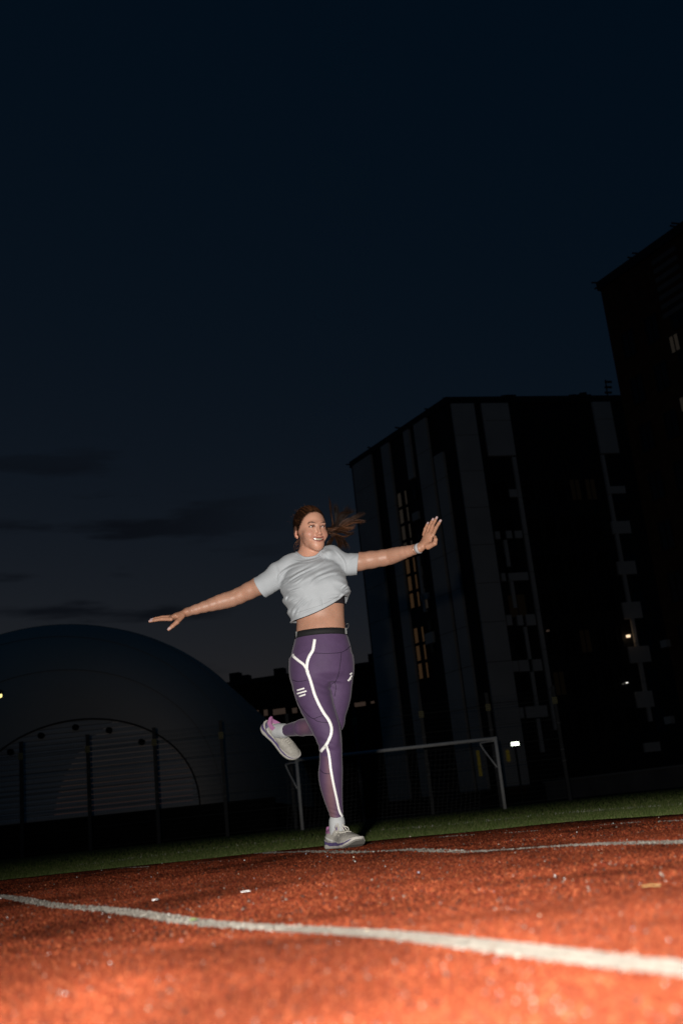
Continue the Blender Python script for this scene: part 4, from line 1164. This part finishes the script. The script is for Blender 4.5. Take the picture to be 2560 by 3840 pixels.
# ---- hair ------------------------------------------------------------------------
def hair_sdf(p):
    q = ((p - HO.astype(np.float32)) @ HR.astype(np.float32))
    d = ell(q, (0, .018, .030), (.0748, .0965, .0898))
    d = smin(d, ell(q, (0, -.028, -.005), (.0620, .0605, .0840)), .03)
    d = smin(d, ell(q, (0, .104, .030), (.024, .024, .024)), .02)
    rip = .0011 * np.sin(np.arctan2(q[:, 0], q[:, 2] + .03) * 46 + np.sin(q[:, 1] * 40)) 
    d = d + rip * .6
    return smax(d, -hairline_q(q), .012)
c0 = HO
V, F = sdf_mesh(hair_sdf, c0 - .17, c0 + .17, .0040)
me = npmesh('hair', V, F); hair = put('hair', me, m_hair, person, True)
tie = hl((0, .120, .032))
def strands(S, r):
    """many hair strands at once: S (n, m, 3), radius profile r (m)"""
    S = np.asarray(S); n, m, _ = S.shape; t = np.gradient(S, axis=1); t /= np.linalg.norm(t, axis=2, keepdims=True) + 1e-9
    a = np.cross(t, np.array([.2, 1., .1])); a /= np.linalg.norm(a, axis=2, keepdims=True) + 1e-9; b = np.cross(t, a)
    rr = np.asarray(r)[None, :, None]
    V = np.stack([S + rr * (a * math.cos(k * 2.0944) + b * math.sin(k * 2.0944)) for k in range(3)], 2).reshape(-1, 3)
    base = (np.arange(n)[:, None] * m + np.arange(m - 1)[None]).reshape(-1) * 3
    F = np.concatenate([np.stack([base + k, base + (k + 1) % 3, base + 3 + (k + 1) % 3, base + 3 + k], 1) for k in range(3)])
    return V, F
# combed strands lying on the scalp, drawn back to the tie
CMB = {0: [], 1: [], 2: []}
ZL = [-.075, -.05, -.02, .0, .02, .04, .06, .078, .095, .12]; YL_ = [.060, .044, .030, -.012, -.032, -.040, -.048, -.060, -.085, -.11]
er = np.array([.0768, .0990, .0920]); ec = np.array([0, .018, .03])
for i in range(1300):
    z0 = random.uniform(-.04, .118); sgn = random.choice((-1, 1))
    yst = float(np.interp(z0, ZL, YL_)) + random.gauss(-.001, .006)
    rr = 1 - ((z0 - .03) / er[2]) ** 2 - ((yst - .018) / er[1]) ** 2
    x0 = random.uniform(-.03, .03) if rr <= .02 else sgn * er[0] * math.sqrt(rr)
    a = np.array([x0, yst, z0]); b = np.array([0.012 * sgn, .116, .032 + random.uniform(-.014, .014)]); pts = []
    lift = random.uniform(.997, 1.012)
    for t in np.linspace(0, 1, 11):
        m_ = a * (1 - t) + b * t; m_[2] += .02 * math.sin(t * math.pi) * (1 if z0 > 0 else .3)
        v = (m_ - ec) / er; L_ = np.linalg.norm(v)
        if t < .95 and L_ > 1e-6: m_ = ec + v / L_ * er * (lift if t > .05 else .992)
        pts.append(hl(m_))
    CMB[random.choices((0, 1, 2), (.45, .33, .22) if (z0 > .075 or random.random() < .12) else (.66, .32, .02))[0]].append(pts)  # extra light strands at the front top imitate glints in colour
for k, m_ in ((0, m_hair), (1, m_hair3), (2, m_hair2)):
    V, F = strands(CMB[k], [.0003, .0007] + [.0009] * 8 + [.0006]); put('combed_strands', npmesh('combed_strands', V, F), m_, hair, True)
mb = MB(); mb.tube([tie + HR @ np.array([.012 * math.cos(a) * 1.5, 0, .012 * math.sin(a) * 1.5]) for a in np.linspace(0, 6.283, 17)], .005, 6, False); mb.build('hair_tie', m_belt, hair, True)
# flying ponytail: locks given by their path in the photograph, many strands each
PT = tie
locks = [  # control pixels, depth offsets, strands, spread at the end, lightness (highlights put into strand colour)
    ([(1250, 1985), (1290, 1962), (1325, 1945), (1362, 1925)], .16, 70, 10, .5), ([(1250, 1985), (1295, 1968), (1335, 1955), (1366, 1958)], .14, 80, 9, .85),
    ([(1245, 1990), (1285, 1975), (1318, 1962), (1345, 1938)], .18, 60, 12, .4), ([(1245, 1985), (1275, 1950), (1300, 1920), (1305, 1900)], .2, 55, 13, .15),
    ([(1240, 1985), (1262, 1950), (1262, 1910), (1258, 1892)], .2, 50, 10, .1), ([(1236, 1985), (1240, 1930), (1236, 1890), (1228, 1858)], .18, 26, 3, .5),
    ([(1246, 1995), (1280, 1995), (1305, 2005), (1322, 1998)], .15, 45, 8, .4), ([(1240, 2000), (1268, 2010), (1290, 2030), (1298, 2058)], .16, 75, 12, .3),
    ([(1240, 2000), (1262, 2020), (1272, 2045), (1262, 2068)], .17, 60, 14, .25), ([(1240, 2000), (1285, 2012), (1310, 2008), (1332, 1982)], .14, 14, 3, .8),
    ([(1238, 2005), (1238, 2030), (1226, 2055), (1215, 2080)], .18, 50, 10, .3), ([(1246, 1980), (1280, 1930), (1310, 1925), (1340, 1915)], .2, 30, 12, .1), ([(1244, 1990), (1280, 1982), (1312, 1985), (1330, 1975)], .13, 60, 10, .95)]
PTL = {0: [], 1: [], 2: []}
for pix, dy, ns, spread, light in locks:
    sub = [(np.array([random.gauss(0, 1), random.gauss(0, 1)]), random.gauss(0, .018), random.uniform(0, 6.28), random.uniform(.8, 1.06), random.random()) for _ in range(max(3, ns // 9))]
    for i in range(int(ns * 4.6)):
        so_, sd, sw, sl_, sc2 = random.choice(sub)
        o1 = so_ + np.array([random.gauss(0, .45), random.gauss(0, .45)]); dd = sd + random.gauss(0, .006); ln = sl_ * random.uniform(.66, 1.05)
        pts = [PT + HR @ np.array([random.gauss(0, .006), random.gauss(0, .004), random.gauss(0, .008)])]
        for k, (x, y) in enumerate(pix):
            f_ = (k + 1) / len(pix); pts.append(W(x + o1[0] * spread * f_ * .6, y + o1[1] * spread * f_ * .6, dy + dd * f_ * 1.5))
        s = smoothline(pts, 18)
        s = np.stack([np.interp(np.linspace(0, 17 * min(ln, 1.), 18), np.arange(18), s[:, k]) for k in range(3)], 1)
        j = np.arange(18)[:, None]; fly = random.random() < .14
        wv = .0026 * np.hstack([np.sin(j * .55 + sw), 0 * j, np.cos(j * .5 + sw)]) + (random.gauss(0, .0011) if not fly else random.gauss(0, .006)) * np.hstack([np.sin(j * .33 + i), 0 * j, np.cos(j * .29 + i * 2)])
        s = s + wv * (j / 17.)
        lv = light * .66 + .2 * (sc2 - .5) + random.gauss(0, .18)
        PTL[2 if lv > .62 else 1 if lv > .22 else 0].append(s)
for k, m_ in ((0, m_hair), (1, m_hair3), (2, m_hair2)):
    V, F = strands(PTL[k], [.0010] * 7 + [.00095, .0009, .00085, .0008, .0007, .0006, .0005, .0004, .0003, .0002, .0001]); put('ponytail', npmesh('ponytail', V, F), m_, hair, True)
mb = MB()
for i in range(40):
    a = random.uniform(-1.2, 1.2); b = random.uniform(-.2, 1.2); c = hl((.077 * math.sin(a), .02 + .098 * math.sin(b) * .8, .03 + .092 * math.cos(a) * math.cos(b)))
    o = HR @ np.array([math.sin(a) * .6 + random.gauss(0, .4), .5 + random.gauss(0, .3), math.cos(a) * .7]); o /= np.linalg.norm(o); L_ = random.uniform(.008, .028)
    mb.tube([c, c + o * L_ * .5 + np.array([random.gauss(0, .003), 0, .002]), c + o * L_], [.00025, .0002, .0001], 3, False)
for i in range(14):
    c = hl((-.06, .03 + random.gauss(0, .012), -.05)); e = c + np.array([random.gauss(-.012, .01), 0, -random.uniform(.02, .06)])
    mb.tube(smoothline([c, (c + e) / 2 + np.array([random.gauss(0, .008), 0, 0]), e], 6), [.0004] * 5 + [.0002], 3, False)
mb.build('stray_hairs', m_hair2, hair, True)

def shirt_sdf(p):
    d = shirt_base(p)
    m = np.abs(d) < .05
    if m.any():
        pm_ = p[m]; fr = np.clip((Y0 + .03 - pm_[:, 1]) / .05, 0, 1)
        dd = d[m] - fold_field(pm_) * fr
        # loose cloth: slow ripples, stronger down the sides and the back
        side = np.clip((np.abs(pm_[:, 0] - W(1185, 2220)[0]) - .085) / .05, 0, 1)
        zz = pm_[:, 2]
        dd = dd - side * .0055 * np.sin(zz * 115 + pm_[:, 0] * 50 + 1.5) * np.clip((W(1180, 2185)[2] - zz) / .05, 0, 1) * (np.abs(pm_[:, 0] - W(1185, 2220)[0]) < .20) - 0.0014 * np.sin(pm_[:, 0] * 38 + zz * 71) * np.sin(zz * 33 - pm_[:, 0] * 52)
        d[m] = dd
    low = np.clip((W(1180, 2250)[2] - p[:, 2]) / .08, 0, 1)
    sh = np.maximum(d, -(d + .0100))
    sh = np.maximum(sh, hem_z(p) - p[:, 2])
    dR = (p - slR.astype(np.float32)) @ cutR.astype(np.float32); dL = (p - slL.astype(np.float32)) @ cutL.astype(np.float32)
    nearR = np.linalg.norm(p - slR.astype(np.float32), axis=1) < .13; nearL = np.linalg.norm(p - slL.astype(np.float32), axis=1) < .13
    sh = np.where(nearR | (p[:, 0] < slR[0]), np.maximum(sh, dR), sh); sh = np.where(nearL | (p[:, 0] > slL[0]), np.maximum(sh, dL), sh)
    # neck opening: a tilted disc about the neck
    q = p - nkc.astype(np.float32)
    r = np.sqrt((q[:, 0] / .068) ** 2 + (q[:, 1] / .075) ** 2)
    rim = nkc[2] - .012 + .10 * q[:, 0] + .28 * q[:, 1]
    hole = np.maximum((r - 1) * .068, rim - .05 - p[:, 2])
    return smax(sh, -hole, .003)
lo_ = np.minimum(W(930, 2350, -.25), W(1370, 2350, -.25)); hi_ = np.maximum(W(930, 2030, .2), W(1370, 2030, .2))
hi_[1] = Y0 + .19; lo_[1] = Y0 - .22; lo_[2] = W(1074, 2345, 0)[2] - .02
V, F = sdf_mesh(shirt_sdf, lo_, hi_, .0031)
me = npmesh('t_shirt', V, F); shirt = put('t_shirt', me, m_shirt, person, True)
bvs = BVHTree.FromPolygons([tuple(map(float, v)) for v in V], [tuple(map(int, f)) for f in F])
# stitched hem, cuffs and collar
m_stitch = mat('shirt_stitching', (.27, .28, .295), .9)
ribbon(bvs, 'stitching', [(1100, 2302), (1150, 2286), (1210, 2266), (1262, 2239), (1302, 2208)], 1.3, m_stitch, shirt, off=.0003, n=60, nc=3)
lp = []
for k in range(60):
    a_ = 2 * math.pi * k / 60; best = None
    for rr in (1.05, 1.12, 1.2):
        x_, y_ = nkc[0] + .068 * rr * math.cos(a_), nkc[1] + .075 * rr * math.sin(a_)
        h = bvs.ray_cast(Vector((x_, y_, nkc[2] + .09)), Vector((0, 0, -1)))
        if h[0] is not None and h[0].z > nkc[2] - .11: best = np.array(h[0]); break
    if best is not None: lp.append(best + np.array([0, 0, .001]))
lp = np.array(lp); ker = np.ones(7) / 7
lp = np.stack([np.convolve(np.r_[lp[-3:, k], lp[:, k], lp[:3, k]], ker, 'valid') for k in range(3)], 1)
mb = MB(); mb.tube(list(lp) + [lp[0]], .0062, 8, False); mb.build('collar', m_shirt, shirt, True)
# sports bra under it
ring(torso, W(1200, 2279, 0)[2], W(1200, 2180, 0)[2], .001, .005, tilt=.04).build('sports_bra', m_bra, person, True)

# ---- shoes and socks -------------------------------------------------------------
def shoe(name, O, fwd, up, side_sign, size=1.):
    """running shoe in its own frame: x heel->toe, y to its left, z up"""
    fwd = np.asarray(fwd, float); fwd /= np.linalg.norm(fwd); up = np.asarray(up, float); up = up - fwd * (up @ fwd); up /= np.linalg.norm(up); lat = np.cross(up, fwd)
    R = np.stack([fwd, lat, up], 1); T = lambda v: np.asarray(O) + size * np.asarray(v, float) @ R.T
    L = .268
    def halfw(x):
        b = np.interp(x, [-.012, .04, .09, .13, .18, .215, .245, .272], [.036, .036, .033, .036, .046, .0465, .046, .044])
        e = min(max((x + .0122) / .042, 0), 1); f = min(max((.2722 - x) / .062, 0), 1)
        return b * math.sqrt(1 - (1 - e) ** 2.4) * math.sqrt(1 - (1 - f) ** 2.2) + .0004
    def cy(x): return np.interp(x, [0, .1, .2, .268], [0, .003, 0, -.006]) * side_sign
    def zb(x): return np.interp(x, [0, .03, .15, .20, .24, .268], [.008, 0, 0, .003, .015, .032])
    def zt(x): return np.interp(x, [0, .04, .10, .16, .22, .268], [.046, .040, .034, .030, .034, .046])
    def upper(p):
        d = ell(p, (.195, 0, .038), (.072, .044, .029))
        d = smin(d, fcone(p, (.05, 0, .050), (.175, 0, .038), .031, .024, (0, 1, 0), 1.3), .03)
        d = smin(d, ell(p, (.045, 0, .050), (.046, .036, .050)), .02)
        d = smin(d, fcone(p, (.055, 0, .06), (.068, 0, .084), .034, .031, (1, 0, 0), 1.2), .02)
        d = smin(d, fcone(p, (.098, 0, .074), (.106, 0, .112), .013, .008, (0, 1, 0), 2.3), .014)     # tongue
        d = smin(d, fcone(p, (.012, 0, .080), (.004, 0, .100), .011, .008, (0, 1, 0), 2.0), .014)     # heel tab
        d = smax(d, -ell(p, (.056, 0, .112), (.040, .027, .048)), .006)
        # overlay panels stand a little proud
        ay = np.abs(p[:, 1]); ov = np.maximum(np.abs((p[:, 2] - .052) - (p[:, 0] - .05) * -.35) - .005, np.abs(p[:, 0] - .085) - .07)
        d = d - .0022 * np.clip(-ov / .003, 0, 1) * (ay > .012)
        st = np.maximum(np.abs(ay - .021) - .007, np.abs(p[:, 0] - .145) - .045); d = d - .0022 * np.clip(-st / .003, 0, 1) * (p[:, 2] > .05)
        toe = np.clip((p[:, 0] - .238) / .006, 0, 1) * (p[:, 2] < .052); d = d - .0018 * toe
        z0 = np.interp(p[:, 0], [0, .04, .10, .16, .22, .268], [.040, .034, .028, .024, .028, .038])
        return np.maximum(d, z0 - p[:, 2])
    V, F = sdf_mesh(upper, (-.03, -.07, .0), (.30, .07, .15), .0034)
    x, y, z = V.T
    o = bpy.data.objects.new(name, None)
    me = npmesh(name, T(V), F)
    # coloured zones: pink collar lining, purple tongue
    C = np.tile([.34, .325, .295], (len(V), 1))
    pk = (z > .074 + .1 * np.abs(x - .05)) & (x < .09); C[pk] = (.36, .15, .30)
    tg = (x > .086) & (z > .085) & (x < .125); C[tg] = (.13, .085, .19)
    ov = (np.abs((z - .052) + (x - .05) * .35) < .0055) & (np.abs(x - .085) < .07) & (np.abs(y) > .012) & (z < .07); C[ov] = (.52, .51, .49)
    tb = (x > .24) & (z < .05); C[tb] = (.30, .29, .27)
    dk = (z > .050) & (x < .030) & (z < .074); C[dk] = (.13, .10, .2)
    vcol(me, C)
    mm_ = mat('shoe_upper_painted', (.4, .385, .355), .75, .25, .12, 60., .5, 420., .003, paint=True)
    so = put(name, me, mm_, person, True)
    def slab(nm, m, z0f, z1f, grow, xs):
        vs = []; fs = []; n = len(xs)
        for x_ in xs:
            h_ = halfw(x_) + grow; c_ = cy(x_)
            for yy, zf in ((-1, z0f), (1, z0f), (1, z1f), (-1, z1f)):
                zz = zf(x_); vs.append(T((x_ - .004 * 0, c_ + yy * h_ * (1.04 if zf is z0f else 1.0), zz)))
        for i in range(n - 1):
            for k in range(4): a = i * 4; fs.append((a + k, a + (k + 1) % 4, a + 4 + (k + 1) % 4, a + 4 + k))
        fs.append((3, 2, 1, 0)); fs.append(tuple((n - 1) * 4 + k for k in range(4)))
        mb = MB(); mb.add(vs, fs); return mb.build(nm, m, so)
    xs = .130 - .142 * np.cos(np.linspace(0, math.pi, 70))
    slab('outsole', m_outs, zb, lambda x_: zb(x_) + .007, .0015, xs)
    slab('midsole', m_foam, lambda x_: zb(x_) + .0072, lambda x_: zb(x_) + .0165 + .009 * max(0., 1 - abs(x_ - .035) / .03), .004, xs)
    slab('midsole_band', m_purp, lambda x_: zb(x_) + .0167 + .009 * max(0., 1 - abs(x_ - .035) / .03), lambda x_: zt(x_) - .004 + .004 * max(0, math.cos(x_ * 50)), .0025, xs[:-2])
    slab('foxing', m_foam, lambda x_: zt(x_) - .0038 + .004 * max(0, math.cos(x_ * 50)), lambda x_: zt(x_) + .004, .0012, xs[1:-3])
    bvu = BVHTree.FromPolygons([tuple(map(float, v)) for v in V], [tuple(map(int, f)) for f in F])
    def top(x_, y_, o_=.002):
        h = bvu.ray_cast(Vector((x_, y_, .2)), Vector((0, 0, -1))); return T((x_, y_, (h[0].z if h[0] is not None else .05) + o_))
    mb = MB()
    for k in range(6):
        x0 = .112 + k * .0135; hw = .023 - .0006 * k
        mb.tube([top(x0 + .002 * math.cos(u * 3), u * hw, .0022 + .003 * (1 - u * u)) for u in np.linspace(-1, 1, 9)], .0027, 6)
    for sg in (-1, 1):
        c0 = top(.108, 0, .004); up_ = R[:, 2]
        mb.tube(smoothline([c0, T((.112, sg * .020, .104)), T((.124, sg * .036, .092)), T((.130, sg * .030, .074)), top(.112, sg * .008, .006)], 18), .0026, 6)
        mb.tube(smoothline([c0, top(.122, sg * .018, .006), top(.140, sg * .028, .004), top(.150, sg * .036, .003)], 10), .0025, 6)
    mb.build('laces', m_lace, so, True)
    return so
# standing foot: heel behind, toes towards the viewer's right
hS = gnd(1240, 3189) ; hS = np.array([W(1238, 3180, .06)[0], Y0 + .085, 0.0])
fS = np.array([.53, -.85, 0.0])
shoe('sneaker', hS, fS, (0, 0, 1), -1, .97)
anS = W(1266, 3092, .03)
# raised foot, seen from its side with the sole to the left
hT = W(985, 2728, .43)
fT = W(1108, 2852, .43) - hT; fT[1] = .0
upT = (knT - anT) / np.linalg.norm(knT - anT) + np.array([.25, 0, .12])
shoe('sneaker', hT, fT, upT, 1, .90)
def sock(pts, rad):
    V, F = sdf_mesh(lambda p: limb(p, pts, rad, 8) + .0006 * np.sin(p[:, 2] * 900), np.min(pts, 0) - .08, np.max(pts, 0) + .08, .0036)
    return put('sock', npmesh('sock', V, F), m_sock, person, True)
up_s = W(1262, 3066, .02); lo_s = hS + fS * .075 + np.array([0, 0, .07])
sock([lo_s, (up_s + lo_s) / 2, up_s - np.array([0, 0, .012])], [.034, .0315, .0335])
ax_t = (anT - knT) / np.linalg.norm(anT - knT)
lo_t = hT + fT / np.linalg.norm(fT) * .07
upv = upT.copy(); fn = fT / np.linalg.norm(fT); upv = upv - fn * (upv @ fn); upv /= np.linalg.norm(upv)
lo_t = lo_t + upv * .055
sock([lo_t, lo_t * .45 + anT * .55, anT - ax_t * .012], [.036, .0335, .0325])

# ---- wrist things ------------------------------------------------------------------
axw = (wrL - elL) / np.linalg.norm(wrL - elL); c = wrL - axw * .004
def hoop(c, ax, r0, hw_, th, name, m, ratio=1.0, n=36):
    a = np.cross(ax, [0, 1, 0]); a /= np.linalg.norm(a); b = np.cross(ax, a); vs = []; fs = []
    for (o_, rr) in ((-hw_, r0), (-hw_, r0 + th), (hw_, r0 + th), (hw_, r0)):
        for k in range(n): t = 2 * math.pi * k / n; vs.append(c + ax * o_ + a * rr * math.cos(t) + b * rr * ratio * math.sin(t))
    for r_ in range(4):
        for k in range(n): fs.append((r_ * n + k, r_ * n + (k + 1) % n, ((r_ + 1) % 4) * n + (k + 1) % n, ((r_ + 1) % 4) * n + k))
    mb = MB(); mb.add(vs, fs); return mb.build(name, m, person, True)
hoop(c, axw, .0222, .0095, .0035, 'watch_strap', m_band, 1.04)
hoop(c - axw * .018, axw, .0238, .0012, .0016, 'bracelet', m_gold, 1.02)

# ================================================================== LITTER AND FLECKS ON THE TRACK
def flake(x, y, L, wd, label, m, rotz, name='paper_scrap', cat='scrap'):
    p = gnd(x, y); z = gz(p[0], p[1]) + .006; mb = MB(); c_, s_ = math.cos(rotz), math.sin(rotz); n = 7; vs = []
    for i in range(n):
        t = i / (n - 1) - .5; hw = wd / 2 * (1 - (2 * t) ** 4 * .6) * (1 + .2 * math.sin(i * 2.3)); zz = .001 * math.cos(t * 3)
        for sg in (-1, 1):
            for dz in (0, .0012): vs.append((p[0] + c_ * L * t - s_ * sg * hw, p[1] + s_ * L * t + c_ * sg * hw, z + zz + dz))
    fs = []
    for i in range(n - 1):
        a = i * 4; b = a + 4; fs += [(a + 1, a + 3, b + 3, b + 1), (a, b, b + 2, a + 2), (a, a + 1, b + 1, b), (a + 2, b + 2, b + 3, a + 3)]
    fs += [(0, 2, 3, 1), ((n - 1) * 4, (n - 1) * 4 + 1, (n - 1) * 4 + 3, (n - 1) * 4 + 2)]
    mb.add(vs, fs); o = mb.build(name, m, None, True); tag(o, label, cat)
m_paper = mat('paper_white', (.75, .75, .74), .8); m_leaf = mat('dry_leaf', (.25, .16, .06), .8)
flake(922, 3358, .020, .008, 'larger white paper scrap lying on the red track behind the near line', m_paper, .2)
flake(583, 3388, .016, .009, 'small tilted white scrap on the track left of the larger one', m_paper, 1.0)
flake(2440, 3330, .026, .004, 'dry yellowish leaf blade on the track near the right edge', m_leaf, -.6, 'leaf', 'leaf')
flake(725, 3444, .012, .007, 'tiny green leaf bit lying on the near white lane line', mat('green_leaf', (.12, .2, .04), .8), .3, 'leaf', 'leaf')
# specks of grit: nobody could count them
N = 200; Yg = 0.7 * (7.2 / .7) ** rng.random(N); Xg = (rng.random(N) - .5) * .74 * Yg - .02 * Yg
ok = Yg < edge_y(Xg) - .05; Xg, Yg = Xg[ok], Yg[ok]; N = len(Xg)
s_ = (.0005 + .0013 * rng.random(N) ** 3) * (.3 + .5 * Yg); V = np.zeros((N, 6, 3)); z = gz(Xg, Yg) + .004
for k, dv in enumerate(((1, 0, 0), (0, 1, 0), (-1, 0, 0), (0, -1, 0), (0, 0, 1), (0, 0, -1))):
    V[:, k] = np.stack([Xg, Yg, z], 1) + np.array(dv) * (s_ * (.6 + .8 * rng.random(N)))[:, None]
t = np.arange(N)[:, None] * 6
F = np.concatenate([np.hstack([t + a, t + b, t + c_]) for a, b, c_ in ((0, 1, 4), (1, 2, 4), (2, 3, 4), (3, 0, 4), (1, 0, 5), (2, 1, 5), (3, 2, 5), (0, 3, 5))])
pal = np.array([[.5, .49, .47], [.42, .36, .27], [.25, .25, .3], [.06, .05, .05]]); Cg = pal[rng.choice(4, N, p=[.5, .22, .16, .12])]
me = npmesh('grit', V.reshape(-1, 3), F); vcol(me, np.repeat(Cg, 6, 0))
o = put('grit', me, mat('grit_stone', (.6, .6, .6), .6, paint=True)); tag(o, 'pale specks of grit scattered over the red track', 'grit', kind='stuff')
